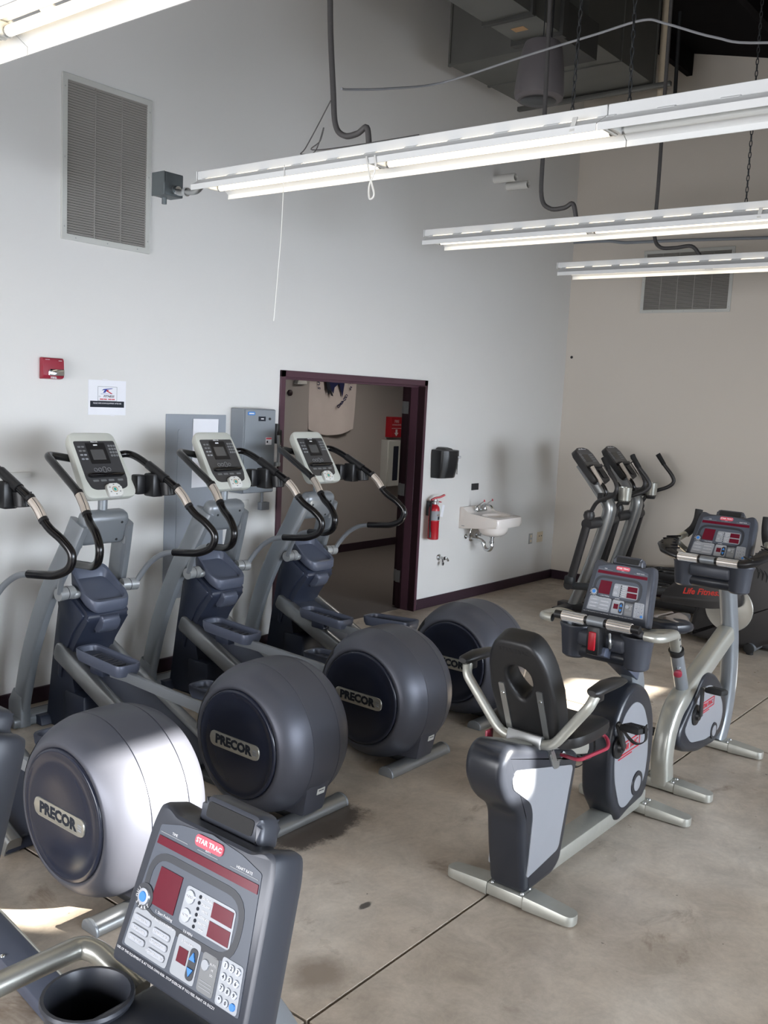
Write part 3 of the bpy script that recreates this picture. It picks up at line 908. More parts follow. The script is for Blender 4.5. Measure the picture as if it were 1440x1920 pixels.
MB().prism([(-0.19, 0.14), (-0.15, 0.20), (-0.03, -0.02), (0.02, -0.12), (-0.02, -0.11), (-0.05, -0.05), (-0.06, -0.10), (-0.10, -0.03), (-0.11, 0.03)], 0.002, 0.003, FZ(-0.04, 0.05)).build('branch_print', 'ink', t)
for s, x, z, a in (('S', 0.29, 0.115, 0.35), ('T', 0.305, 0.035, 0.2), ('G', 0.225, -0.06, 0.75), ('U', 0.195, -0.10, 0.85), ('A', 0.16, -0.135, 0.95), ('R', 0.125, -0.165, 1.05), ('D', 0.085, -0.19, 1.15),
                   ('T', -0.29, 0.13, -1.5), ('U', -0.285, 0.075, -1.5), ('S', -0.275, 0.02, -1.4)):
    lettering('lettering', s, FZ(x, z, a), 0.062, 'flag_blue', t, bold=0.002)

t = thing('extinguisher_cabinet', 'steel extinguisher cabinet on the corridor wall', 'cabinet', (9.93, 2.62, 1.13))
MB().box((0, -0.06, 0), (0.34, 0.12, 0.62), bev=0.005, seg=1).build('box', 'vent_frame', t)
MB().ringprism(rrect(0.32, 0.60, 0.01, 2), rrect(0.12, 0.46, 0.01, 2), 0.12, 0.130, L, bev=0.002, seg=1).build('door', 'vent_frame', t)
MB().box((0, -0.121, 0), (0.12, 0.002, 0.46)).build('window_pane', 'navy', t)
t = thing('extinguisher_sign', 'red fire extinguisher sign with white arrow on the corridor wall', 'sign', (9.95, 2.60, 1.61))
MB().box((0, -0.03, 0), (0.22, 0.10, 0.27), bev=0.002, seg=1).build('sign_body', 'red', t)
lettering('lettering', 'FIRE', frame((0.0, -0.081, 0.075), (1, 0, 0), (0, 0, 1)), 0.055, 'ink_white', t)
lettering('lettering', 'EXTINGUISHER', frame((0.0, -0.081, 0.030), (1, 0, 0), (0, 0, 1)), 0.028, 'ink_white', t)
MB().box((0, -0.081, -0.015), (0.21, 0.001, 0.005)).build('rule', 'ink_white', t)
MB().prism([(-0.02, -0.03), (0.02, -0.03), (0.02, -0.075), (0.045, -0.075), (0.0, -0.12), (-0.045, -0.075), (-0.02, -0.075)], 0.0805, 0.0815, L).build('arrow', 'ink_white', t)
t = thing('emergency_light', 'small white lamp high on the corridor wall at the left of the doorway', 'lamp', (8.02, 2.49, 2.135))
MB().prism(fillet([(-0.085, -0.03), (0.085, -0.03), (0.055, 0.05), (-0.055, 0.05)], 0.008, 2), 0.0, 0.06, L, bev=0.004).build('housing', 'white_plastic', t)
MB().box((0, -0.03, -0.031), (0.12, 0.04, 0.004)).build('lens', 'ink_white', t)
o = MB().lathe([(0, 0.035), (0.02, 0.035), (0.03, 0.018)], (7.87, 2.49, 2.0), (0, -1, 0), 14).build('door_stop', 'maroon_dark')
tag(o, 'dark round stop on the corridor wall below the small lamp', 'stop')

# ================================================================== OVERHEAD
FZ0 = 3.065
def fixture(label, x, y0, sections):
    """strip light running along -y from y0; sections: list of (length, lit)"""
    t = thing('strip_light', label, 'strip light', (x, y0, FZ0), 'hanging fluorescent strip lights')
    yy = 0.0
    for L_, lit in sections:
        a, b = -yy - 0.002, -(yy + L_) + 0.002
        mb = MB(); e0 = 0.045 if yy == 0 else 0.0
        mb.box((0, (a + b + e0) / 2, 0.078), (0.100, a - b + e0, 0.044), bev=0.002, seg=1); mb.build('channel', 'white_enamel', t)
        mb = MB()                                                    # reflector wings, slotted near the channel
        for s in (-1, 1):
            q = [(s * 0.128, -0.016), (s * 0.132, -0.016), (s * 0.133, 0.012), (s * 0.066, 0.050), (s * 0.064, 0.046), (s * 0.129, 0.008)]
            mb.prism(q, -a, -b, Matrix(((1, 0, 0, 0), (0, 0, -1, 0), (0, 1, 0, 0), (0, 0, 0, 1))))
            n = int(round(L_ / 0.24))
            st = (a - b) / n
            for k in range(n + 1):
                yc = a - k * st
                h = 0.035
                y1, y2 = min(a, yc + h), max(b, yc - h)
                q2 = [(s * 0.067, 0.0505), (s * 0.065, 0.045), (s * 0.048, 0.054), (s * 0.050, 0.060)]
                mb.prism(q2, -y1, -y2, Matrix(((1, 0, 0, 0), (0, 0, -1, 0), (0, 1, 0, 0), (0, 0, 0, 1))))
        mb.build('reflector', 'white_enamel', t)
        nt_ = max(1, int(round(L_ / 1.17)))
        tl = (a - b) / nt_
        for k in range(nt_):
            for s in (-1, 1):
                p, q = a - k * tl - 0.03, a - (k + 1) * tl + 0.03
                tb = MB().tube([(s * 0.048, p, 0.026), (s * 0.048, q, 0.026)], 0.0165, 12).build('fluorescent_tube', 'tube_on' if lit else 'tube_off', t)
                mb = MB()
                for e, d in ((p, 1), (q, -1)):
                    mb.lathe([(0, 0.0172), (0.014, 0.0172)], (s * 0.048, e, 0.026), (0, d, 0), 12)
                mb.build('tube_cap', 'steel', tb)
            for e in (a - k * tl - 0.012, a - (k + 1) * tl + 0.012):
                MB().box((0, e, 0.032), (0.13, 0.018, 0.045), bev=0.004, seg=1).build('lampholder', 'white_plastic', t)
        mb = MB(); mb.box((-0.123, b + 0.10, 0.022), (0.006, 0.02, 0.060), rot=Matrix.Rotation(0.35, 3, 'Y')); mb.build('joint_clip', 'white_plastic', t)
        yy += L_
    MB().box((0, 0.048, 0.076), (0.104, 0.006, 0.048)).build('end_plate', 'white_enamel', t)
    return t

fixture('top left strip light with glowing tubes cut by the frame', 1.60, -0.35, [(1.97, True), (2.34, True)])
fixture('long strip light ending at a grey junction box, outer half unlit', 3.475, -1.175, [(2.335, True), (2.34, False)])
fixture('middle strip light hanging between the long one and the one before the vent', 5.385, -1.28, [(2.335, True), (2.34, True)])
fixture('strip light hanging in front of the wide vent on the beige wall', 7.04, -1.41, [(2.335, True), (2.34, True)])

# junction box at the end of the long light
t = thing('junction_box', 'grey junction box at the wall end of the long strip light', 'junction box', (3.49, -0.80, 3.135))
MB().box((0, 0, 0), (0.13, 0.11, 0.125), bev=0.004, seg=1).build('box', 'jbox', t)
MB().box((-0.067, 0, 0.0), (0.006, 0.112, 0.128), bev=0.002, seg=1).build('cover_plate', 'jbox', t)
MB().lathe([(0, 0.014), (0.035, 0.014)], (0, 0.03, -0.062), (0, 0, -1), 12).build('knockout', 'jbox', t)
MB().tube(spline([(0, -0.05, -0.02), (0, -0.10, -0.045), (0.0, -0.17, -0.05), (0.0, -0.25, -0.05), (0, -0.314, -0.005)], 5), 0.017, 10).build('flex_whip', 'steel', t)
for k, y in enumerate((-0.07, -0.15)):
    MB().lathe([(0, 0.024), (0.022, 0.024)], (0, y, -0.03 - 0.015 * k), (0, -1, -0.2), 12).build('connector', 'chrome', t)

# feed conduits
def feed(label, pts, r=0.014):
    o = MB().tube(spline(pts, 6), r, 10).build('flex_conduit', 'flex')
    tag(o, label, 'conduit', 'flexible conduits feeding the strip lights')
X = 3.475
feed('grey flexible conduit dropping to the long strip light', [(X, -1.99, 5.4), (X, -1.995, 4.6), (X, -2.0, 3.9), (X, -2.045, 3.45), (X, -2.07, 3.29), (X, -2.13, 3.235), (X, -2.21, 3.235), (X, -2.265, 3.255), (X, -2.285, 3.170)])
X = 5.385
feed('grey flexible conduit dropping to the middle strip light', [(X, -2.06, 5.4), (X, -2.08, 4.2), (X, -2.095, 3.6), (X, -2.106, 3.32), (X, -2.17, 3.24), (X, -2.27, 3.235), (X, -2.33, 3.255), (X, -2.36, 3.170)])
X = 7.04
feed('grey flexible conduit dropping to the strip light before the wide vent', [(X, -2.13, 5.4), (X, -2.14, 4.5), (X, -2.15, 3.7), (X, -2.15, 3.36), (X, -2.20, 3.25), (X, -2.32, 3.235), (X, -2.45, 3.24), (X, -2.52, 3.170)])

def chain(label, p, q):
    """welded link chain"""
    p, q = Vector(p), Vector(q)
    d = (q - p); n = max(2, int(d.length / 0.030)); dn = d.normalized()
    a = Vector((1, 0, 0)); b = dn.cross(a).normalized()
    mb = MB()
    for k in range(n):
        c = p + d * ((k + 0.5) / n)
        u = a if k % 2 else b
        pts = [c + dn * 0.019 * math.sin(th) + u * 0.0068 * math.cos(th) for th in [2 * PI * j / 8 for j in range(8)]]
        w = dn.cross(u)
        rings = []
        for j in range(8):
            t = (pts[(j + 1) % 8] - pts[j - 1]).normalized()
            nrm = t.cross(w).normalized()
            rings.append([pts[j] + (nrm * math.cos(m) + w * math.sin(m)) * 0.0026 for m in (0, PI / 2, PI, 3 * PI / 2)])
        mb.rings(rings, closed=True)
    o = mb.build('hanging_chain', 'dark_steel')
    tag(o, label, 'chain', 'chains holding up the strip lights')
for lab, p, q in (('steel chain holding the lit half of the long strip light', (3.475, -3.36, 4.9), (3.475, -3.33, 3.165)),
                  ('steel chain holding the unlit half of the long strip light', (3.475, -3.535, 4.9), (3.475, -3.572, 3.165)),
                  ('steel chain holding the middle strip light at the right edge', (5.385, -3.37, 4.9), (5.385, -3.392, 3.165))):
    chain(lab, p, q)

o = MB().tube(spline([(3.335, -1.875, 3.10), (3.333, -1.873, 2.8), (3.325, -1.868, 2.6), (3.315, -1.86, 2.36)], 6), 0.0022, 6).build('pull_cord', 'white_plastic')
tag(o, 'thin pale pull cord hanging straight down from the long strip light', 'cord')
o = MB().tube(spline([(3.335, -2.39, 3.08), (3.335, -2.42, 2.98), (3.335, -2.445, 2.91), (3.335, -2.42, 2.895), (3.335, -2.415, 2.95), (3.335, -2.445, 3.02), (3.335, -2.44, 3.08)], 6), 0.0045, 6).build('looped_wire', 'white_plastic')
tag(o, 'looped white wire dangling under the long strip light', 'wire')
o = MB().tube(spline([(3.45, -2.055, 3.40), (3.45, -1.98, 3.30), (3.45, -1.90, 3.20), (3.45, -1.87, 3.176), (3.445, -1.97, 3.176), (3.445, -2.02, 3.28), (3.445, -2.00, 3.22), (3.445, -1.95, 3.185), (3.44, -2.2, 3.172), (3.44, -2.6, 3.172)], 6), 0.0028, 6).build('tangled_wire', 'flex')
tag(o, 'thin tangled grey wire on top of the long strip light', 'wire')

o = MB().tube(spline([(3.50, -2.075, 3.463), (3.62, -2.02, 3.50), (4.0, -1.96, 3.617), (4.6, -1.862, 3.828), (4.6, -2.405, 3.879), (4.6, -2.811, 3.912), (4.6, -3.069, 3.932), (4.6, -3.196, 3.89), (4.6, -3.442, 3.782), (4.6, -3.694, 3.712), (4.6, -4.6, 3.6)], 6), 0.006, 6).build('slack_cable', 'ink_grey')
tag(o, 'slack pale cable draped across the room below the ducts', 'cable')

# pendant speaker
t = thing('pendant_speaker', 'dark grey pendant loudspeaker hanging below the duct', 'loudspeaker', (5.75, -1.82, 4.03))
MB().lathe([(0, 0.05), (0.003, 0.14), (0.02, 0.160), (0.05, 0.166), (0.2, 0.155), (0.33, 0.134), (0.37, 0.12), (0.385, 0.09), (0.39, 0.03)], (0, 0, 0), (0.03, 0, 1), 32).build('cabinet', 'speaker', t)
MB().lathe([(0.0, 0.12), (-0.004, 0.112), (-0.005, 0.05)], (0, 0, 0.0), (0, 0, 1), 28).build('grille', 'dark_steel', t)
MB().tube([(0.012, 0, 0.385), (0.012, 0, 1.45)], 0.0035, 6).build('suspension_wire', 'dark_steel', t)
MB().tube([(0.05, -0.04, 0.37), (0.06, -0.04, 1.45)], 0.006, 6).build('cable', 'black', t)

# ducts
t = thing('air_plenum', 'large grey sheet metal plenum duct near the ceiling', 'duct', (7.395, -0.97, 4.80))
MB().box((0, 0, 0.42), (1.27, 1.26, 0.84)).build('duct_body', 'duct', t)
for dx in (-0.635, -0.02, 0.625):
    MB().ringprism(rrect(1.285, 0.86, 0.002, 1, 0, 0.42), rrect(1.25, 0.82, 0.002, 1, 0, 0.42), dx - 0.012, dx + 0.012, F_YZ).build('seam_flange', 'duct', t)
MB().box((0.08, 0.02, -0.003), (0.12, 0.09, 0.002)).build('tape_patch', 'tape', t)
MB().box((0.60, -0.05, -0.03), (0.04, 1.5, 0.04), bev=0.004).build('hanger_rail', 'duct', t)
t = thing('branch_duct', 'smaller square branch duct with a flanged end beside the plenum', 'duct', (6.12, -1.56, 4.60))
MB().box((-1.0, 0, 0.20), (2.0, 0.36, 0.40)).build('duct_body', 'duct', t)
MB().ringprism(rrect(0.42, 0.46, 0.002, 1, 0, 0.20), rrect(0.34, 0.38, 0.002, 1, 0, 0.20), -0.02, 0.04, F_YZ).build('end_flange', 'duct_dark', t)
MB().ringprism(rrect(0.40, 0.44, 0.002, 1, 0, 0.20), rrect(0.35, 0.39, 0.002, 1, 0, 0.20), -0.42, -0.38, F_YZ).build('seam_flange', 'duct_dark', t)
MB().box((-0.20, 0.03, -0.002), (0.07, 0.10, 0.002)).build('tape_patch', 'tape', t)
MB().box((0.33, 0.0, 0.13), (0.585, 0.30, 0.26)).build('flexible_collar', 'duct_dark', t)
o = MB().tube([(8.2, -1.60, 4.62), (8.2, -1.58, 5.55)], 0.035, 12).build('ceiling_pipe', 'ivory')
tag(o, 'pale vertical pipe at the right end of the plenum duct', 'pipe')
o = MB().tube([(8.5, -1.60, 4.70), (8.5, -1.58, 5.55)], 0.018, 8).build('threaded_rod', 'dark_steel')
tag(o, 'dark threaded hanger rod right of the pale pipe', 'rod')

# ================================================================== ELLIPTICAL TRAINERS FACING THE BACK WALL
EY = -1.35                                  # base point of the reference trainer (world y); parts are written in world y / local x


def make_elliptical(label):
    t = thing('elliptical_trainer', label, 'elliptical trainer', (4.11, EY, 0), 'elliptical trainers in the row by the back wall')
    off = (0, -EY, 0)
    def mb(): return MB(off)
    cy, cz = -2.055, 0.372
    # rear drum
    half = [(0.0, 0.364), (0.086, 0.361), (0.0875, 0.357), (0.0895, 0.357), (0.091, 0.3605), (0.12, 0.354), (0.155, 0.342), (0.19, 0.323), (0.215, 0.302), (0.230, 0.283), (0.235, 0.272), (0.232, 0.262), (0.224, 0.258)]
    prof = [(-x, r) for x, r in half[::-1]] + half[1:]
    mb().lathe(prof, (0, cy, cz), (1, 0, 0), 72).build('drum_housing', 'shell', t, ang=50)
    for s in (-1, 1):
        cap = mb().lathe([(0.222, 0.258), (0.236, 0.257), (0.240, 0.252), (0.2405, 0.240), (0.238, 0.236), (0.243, 0.20), (0.247, 0.12), (0.248, 0.0)], (0, cy, cz), (s, 0, 0), 64).build('drum_cap', 'navy', t, ang=50)
        F = frame((s * 0.2465, cy, cz), (0, s, 0), (0, 0, 1))
        pl = mb().prism(rrect(0.335, 0.072, 0.034, 5), -0.004, 0.005, F, bev=0.003).build('nameplate', 'plaque', t)
        lettering('lettering', 'PRECOR', frame((s * 0.2517, cy, cz), (0, s, 0), (0, 0, 1)) @ Matrix.Translation((-0.006, 0, 0)), 0.060, 'ink', pl, bold=0.0034, squash=1.08, off=off)
        for k in range(3):
            mb().prism(rrect(0.026, 0.006, 0.001, 1, 0.140, 0.010 - 0.010 * k), 0.005, 0.0058, F).build('small_print', 'ink_grey', pl)
    for s in (-1, 1):                       # arm slots at the front of the drum
        m_ = mb()
        pts = []
        for a in [0.55 + 0.07 * k for k in range(12)]:
            row = []
            for x, r in ((0.135, 0.351), (0.165, 0.3395), (0.195, 0.3215), (0.222, 0.297)):
                row.append((s * x, cy + math.sin(a + 0.28) * r, cz + math.cos(a + 0.28) * r))
            pts.append([m_._v(p) for p in row])
        for i in range(len(pts) - 1):
            for j in range(3):
                m_._face([pts[i][j], pts[i][j + 1], pts[i + 1][j + 1], pts[i + 1][j]])
        m_.build('arm_slot', 'rubber', t)
    # tail below the drum and the rear foot
    poly = fillet([(-2.405, 0.44), (-2.395, 0.30), (-2.345, 0.055), (-2.20, 0.045), (-2.05, 0.10), (-2.05, 0.44)], [0.01, 0.05, 0.01, 0.0, 0, 0], 3)
    m_ = mb(); rings = []
    for x, k in ((-0.088, 0.985), (-0.070, 1.0), (0.070, 1.0), (0.088, 0.985)):
        rings.append([Vector((x * (0.72 + 0.28 * min(1, z / 0.40)), -2.05 + (y + 2.05) * k, z)) for y, z in poly])
    tail = m_.rings(rings).build('tail_cover', 'shell', t)
    for z, h, w, mm in ((0.245, 0.026, 0.045, 'paper'), (0.165, 0.030, 0.050, 'vent_frame')):
        yb = -2.345 - (z - 0.055) * 0.204
        st = mb().box((0.018, yb - 0.0035, z), (w, 0.003, h), rot=Matrix.Rotation(0.2, 3, 'X')).build('label_sticker', mm, tail)
        mb().box((0.018, yb - 0.0058, z + 0.004), (w * 0.7, 0.001, 0.004), rot=Matrix.Rotation(0.2, 3, 'X')).build('label_print', 'ink', tail)
    Dsec = fillet([(-2.335, 0.0), (-2.335, 0.028), (-2.31, 0.052), (-2.265, 0.052), (-2.24, 0.028), (-2.24, 0.0)], [0.006, 0.015, 0.02, 0.02, 0.015, 0.006], 3)
    ft = mb().prism(Dsec, -0.262, 0.262, F_YZ).build('rear_foot', 'rail', t)
    for s in (-1, 1):
        mb().prism([(-2.2875 + (y + 2.2875) * 1.03, z * 1.03) for y, z in Dsec], s * 0.262 - 0.006, s * 0.262 + 0.006, F_YZ, bev=0.003).build('foot_cap', 'frame_grey', ft)
    # ramp: two rails and the cover between them
    d = Vector((0, -1.12, -0.455)); p0 = Vector((0, -0.43, 0.482))
    n_ = Vector((0, -0.376, 0.926))
    for s in (-1, 1):
        x = s * 0.145
        a = p0 + Vector((x, 0, 0)); b = p0 + d + Vector((x, 0, 0))
        mb().tube([a + d.normalized() * 0.012, a + d.normalized() * 0.035, b], 0, 16, flat=[(0.045, 0.028), (0.055, 0.036), (0.055, 0.036)], ref=n_).build('ramp_rail', 'rail', t)
    F = frame(p0, (1, 0, 0), d)
    Lr = d.length
    mb().prism(rrect(0.235, Lr * 0.94, 0.02, 3, 0, Lr * 0.5 + 0.01), -0.03, 0.005, frame(p0, d, (-1, 0, 0)) @ Matrix.Rotation(-PI / 2, 4, 'Z'), bev=0.004).build('ramp_cover', 'slate', t)
    mb().box((0, -1.40, 0.035), (0.36, 0.30, 0.06), bev=0.012).build('ramp_base', 'navy_matt', t)
    mb().box((0, -1.30, 0.022), (0.10, 1.9, 0.036), bev=0.006).build('spine_beam', 'dark_steel', t)
    # pedals on their link arms
    for s, py, pz, tilt in ((-1, -0.915, 0.512, 0.05), (1, -1.52, 0.40, -0.06)):
        x = s * 0.15
        R = Matrix.Translation((x, py, pz)) @ Matrix.Rotation(tilt, 4, 'X')
        out = fillet([(-0.080, -0.215), (0.080, -0.215), (0.074, 0.215), (-0.074, 0.215)], [0.045, 0.045, 0.055, 0.055], 6)
        inn = [(px * 0.84, py_ * 0.93) for px, py_ in out]
        bot = [(px * 0.86, py_ * 0.94) for px, py_ in out]
        m_ = mb()
        def ring(pl, z): return [R @ Vector((px, py_, z)) for px, py_ in pl]
        m_.rings([ring(bot, -0.035), ring([(a * 0.97, b * 0.985) for a, b in out], -0.01), ring(out, 0.026), ring([(a * 0.97, b * 0.985) for a, b in out], 0.032), ring(inn, 0.028), ring([(a * 0.95, b * 0.97) for a, b in inn], 0.0)])
        pd = m_.build('pedal', 'slate', t)
        for k in range(7):
            mb().box(R @ Vector((0, -0.11 + 0.036 * k, 0.002)), (0.085, 0.014, 0.006), bev=0.002, seg=1, rot=Matrix.Rotation(tilt, 3, 'X')).build('tread_rib', 'shell', pd)
        rear = Vector((s * 0.165, cy + 0.36, 0.45))
        mb().tube([(x, py - 0.05, pz - 0.055), (x, py - 0.19, pz - 0.05), rear, rear + Vector((0, -0.12, -0.02))], 0, 8, flat=(0.030, 0.017), ref=(0, 0, 1)).build('link_arm', 'frame_grey', t)
        mb().box((x, py + 0.04, pz - 0.062), (0.085, 0.12, 0.05), bev=0.012).build('roller_carriage', 'navy_matt', t)
    # front body
    body = fillet([(-0.30, 0.0), (-0.37, 0.45), (-0.44, 0.84), (-0.50, 0.850), (-0.70, 0.735), (-0.72, 0.70), (-0.66, 0.62), (-0.57, 0.50), (-0.55, 0.40), (-0.60, 0.22), (-0.66, 0.0)], [0.01, 0.1, 0.03, 0.03, 0.02, 0.03, 0.06, 0.05, 0.08, 0.1, 0.01], 4)
    mb().prism(body, -0.135, 0.135, F_YZ, bev=0.018, seg=2).build('front_shroud', 'navy_matt', t)
    for s in (-1, 1):
        blade = fillet([(-0.42, 0.78), (-0.53, 0.81), (-0.69, 0.715), (-0.58, 0.60), (-0.50, 0.44), (-0.46, 0.30), (-0.43, 0.32), (-0.455, 0.48), (-0.47, 0.62)], 0.03, 3)
        mb().prism(blade, s * 0.136 - 0.012, s * 0.136 + 0.012, F_YZ, bev=0.006).build('side_blade', 'navy_matt', t)
    mb().prism(fillet([(-0.62, 0.68), (-0.68, 0.72), (-0.755, 0.70), (-0.735, 0.635), (-0.695, 0.600), (-0.655, 0.605)], 0.025, 4), -0.058, 0.058, F_YZ, bev=0.016).build('chute_lip', 'slate', t)
    mb().box((0, -0.60, 0.13), (0.30, 0.20, 0.24), bev=0.02).build('drive_box', 'navy_matt', t)
    mb().tube([(0.17, -0.62, 0.055), (-0.17, -0.62, 0.055)], 0.04, 16).build('transport_wheel', 'rubber', t)
    # tray
    def tray_ring(k, z0):
        pl = fillet([(-0.120, -0.50), (0.120, -0.50), (0.140, -0.69), (0.112, -0.752), (-0.112, -0.752), (-0.140, -0.69)], [0.04, 0.04, 0.06, 0.05, 0.05, 0.06], 4)
        out = []
        for x, y in pl:
            yy = -0.62 + (y + 0.62) * k
            out.append(Vector((x * k, yy, z0 + (yy + 0.752) * 0.54)))
        return out
    m_ = mb()
    def lift(r, dz): return [p + Vector((0, 0, dz + max(0, p.y + 0.60) * 0.35)) for p in r]
    m_.rings([tray_ring(0.90, 0.725), tray_ring(0.98, 0.745), lift(tray_ring(1.0, 0.790), 0), lift(tray_ring(0.98, 0.797), 0), lift(tray_ring(0.86, 0.795), 0), tray_ring(0.80, 0.770)])
    m_.build('top_tray', 'slate', t)
    # uprights, front foot
    for s in (-1, 1):
        path = spline([(s * 0.268, -0.235, 0.02), (s * 0.264, -0.275, 0.22), (s * 0.252, -0.345, 0.50), (s * 0.226, -0.455, 0.80), (s * 0.178, -0.570, 1.06), (s * 0.145, -0.640, 1.24)], 6)
        n = len(path)
        fl_ = [(0.052 + 0.024 * i / n, 0.034 - 0.006 * i / n) for i in range(n)]
        up = mb().tube(path, 0, 16, flat=fl_, ref=(0, 1, 0.2)).build('upright', 'frame_grey', t)
        mb().tube([(s * 0.268, -0.235, 0.0), (s * 0.268, -0.235, 0.14), (s * 0.266, -0.255, 0.20)], 0, 16, flat=[(0.070, 0.046), (0.068, 0.044), (0.056, 0.036)], ref=(0, 1, 0)).build('foot_collar', 'frame_grey', up)
        pv = mb().tube([(s * 0.165, -0.603, 0.844), (s * 0.205, -0.61, 0.842), (s * 0.262, -0.613, 0.840)], 0.036, 20).build('pivot_hub', 'hub_grey', t)
        mb().lathe([(0, 0.0366), (0.004, 0.0366)], (s * 0.205, -0.61, 0.842), (s, 0, 0), 20).build('hub_seam', 'dark_steel', pv)
        mb().prism(fillet([(-0.50, 0.862), (-0.58, 0.855), (-0.645, 0.845), (-0.63, 0.805), (-0.50, 0.79)], 0.02, 3), s * 0.150 - 0.022, s * 0.150 + 0.022, F_YZ, bev=0.008).build('pivot_bracket', 'hub_grey', t)
    mb().prism(fillet([(-0.30, 0.0), (-0.30, 0.05), (-0.28, 0.06), (-0.19, 0.06), (-0.17, 0.05), (-0.17, 0.0)], 0.012, 3), -0.34, 0.34, F_YZ, bev=0.006).build('front_foot', 'frame_grey', t)
    mb().prism(fillet([(-0.36, 0.0), (-0.34, 0.055), (-0.16, 0.055), (-0.16, 0.0)], 0.012, 3), -0.20, 0.20, F_YZ, bev=0.006).build('front_base', 'navy_matt', t)
    # head block, neck
    R3 = Matrix.Rotation(0.36, 3, 'X')
    hb = mb().box((0, -0.635, 1.205), (0.305, 0.105, 0.205), bev=0.045, seg=4, rot=R3).build('head_block', 'frame_grey', t)
    for x, z in ((-0.09, 0.03), (0.09, 0.05), (0.08, -0.06)):
        mb().lathe([(0, 0.008), (0.004, 0.007)], Vector((0, -0.635, 1.205)) + R3 @ Vector((x, -0.052, z)), R3 @ Vector((0, -1, 0)), 10).build('bolt', 'dark_steel', hb)
    for s in (-1, 1):
        bp = mb().box(Vector((0, -0.635, 1.205)) + R3 @ Vector((s * 0.15, -0.048, -0.055)), (0.030, 0.014, 0.085), bev=0.004, seg=1, rot=R3).build('corner_bracket', 'hub_grey', hb)
    mb().tube([(0, -0.640, 1.27), (0, -0.648, 1.42)], 0.027, 16).build('neck', 'frame_grey', t)
    # console
    O = Vector((0, -0.625, 1.552)); U = Vector((0, 0.24, 0.36)).normalized()
    C = frame(O, (1, 0, 0), U)                     # Z of C points to the user
    out = fillet([(-0.172, -0.205), (0.172, -0.205), (0.158, 0.09), (0.150, 0.215), (-0.150, 0.215), (-0.158, 0.09)], [0.06, 0.06, 0.1, 0.045, 0.045, 0.1], 5)
    m_ = mb()
    def cr(k, z, dy=0): return [C @ Vector((x * k, (y - dy) * k + dy, z)) for x, y in out]
    m_.rings([cr(0.80, -0.062), cr(0.93, -0.055), cr(0.985, -0.03), cr(1.0, -0.008), cr(0.985, 0.004), cr(0.95, 0.008)])
    cons = m_.build('console', 'cons_shell', t)
    def on(u, v, w=0.0): return C @ Matrix.Translation((u, v, w))
    ov = fillet([(-0.118, -0.142), (-0.09, -0.155), (0.09, -0.155), (0.118, -0.142), (0.134, -0.09), (0.134, 0.155), (-0.134, 0.155), (-0.134, -0.09)], 0.012, 3)
    mb().prism(ov, 0.0075, 0.0095, C).build('overlay', 'overlay', cons)
    mb().prism(rrect(0.128, 0.135, 0.006, 2, 0, 0.075), 0.0095, 0.0105, C).build('display_surround', 'black', cons)
    mb().prism(rrect(0.086, 0.066, 0.003, 1, 0, 0.066), 0.0105, 0.0112, C).build('display', 'screen', cons)
    lettering('lettering', 'PRECOR', on(0, 0.148, 0.0108), 0.012, 'ink_white', cons, off=off)
    mb().box(C @ Vector((0, 0.128, 0.011)), (0.026, 0.008, 0.001), rot=C.to_3x3()).build('indicator', 'ink_white', cons)
    for i in range(3):
        for j in range(4):
            mb().prism(rrect(0.014, 0.013, 0.003, 1, 0.088 + 0.018 * i, 0.122 - 0.021 * j), 0.0095, 0.0112, C).build('number_key', 'key_grey', cons)
    for i in range(2):
        for j in range(4):
            mb().prism(rrect(0.018, 0.010, 0.004, 2, -0.108 + 0.024 * i, 0.118 - 0.026 * j), 0.0095, 0.0112, C).build('function_key', 'key_grey' if j < 2 else 'pad_grey', cons)
    for k, u in enumerate((-0.052, -0.024, 0.006, 0.036)):
        mb().ringprism(rrect(0.022, 0.022 if k != 2 else 0.036, 0.0105, 4, u, -0.030), rrect(0.0185, 0.0185 if k != 2 else 0.0325, 0.009, 4, u, -0.030), 0.0095, 0.0108, C).build('key_ring', 'ink_grey', cons)
    mb().prism(fillet([(-0.118, -0.072), (-0.10, -0.060), (0.118, -0.060), (0.114, -0.072), (0.10, -0.078), (-0.10, -0.080)], 0.004, 2), 0.008, 0.030, C, bev=0.003).build('book_ledge', 'black_gloss', cons)
    for u in (-0.075, -0.025, 0.025, 0.085):
        mb().prism(rrect(0.036, 0.012, 0.002, 1, u, -0.098), 0.0095, 0.0103, C).build('legend_print', 'key_grey', cons)
    pod = mb().prism(rrect(0.096, 0.080, 0.022, 5, 0.012, -0.168), 0.0, 0.030, C, bev=0.009, seg=3).build('control_pod', 'white_plastic', cons)
    mb().ringprism(rrect(0.034, 0.034, 0.016, 5, 0.012, -0.166), rrect(0.026, 0.026, 0.012, 5, 0.012, -0.166), 0.030, 0.0312, C).build('pod_ring', 'tape', cons)
    mb().prism(rrect(0.016, 0.018, 0.004, 2, 0.012, -0.166), 0.030, 0.0315, C).build('pod_key', 'teal', cons)
    for du, dv in ((-0.03, 0.014), (-0.03, -0.014), (0.03, 0.014), (0.03, -0.014), (0, 0.03), (0, -0.03)):
        mb().prism(rrect(0.009, 0.006, 0.001, 1, 0.012 + du, -0.166 + dv), 0.030, 0.0308, C).build('pod_print', 'key_grey', cons)
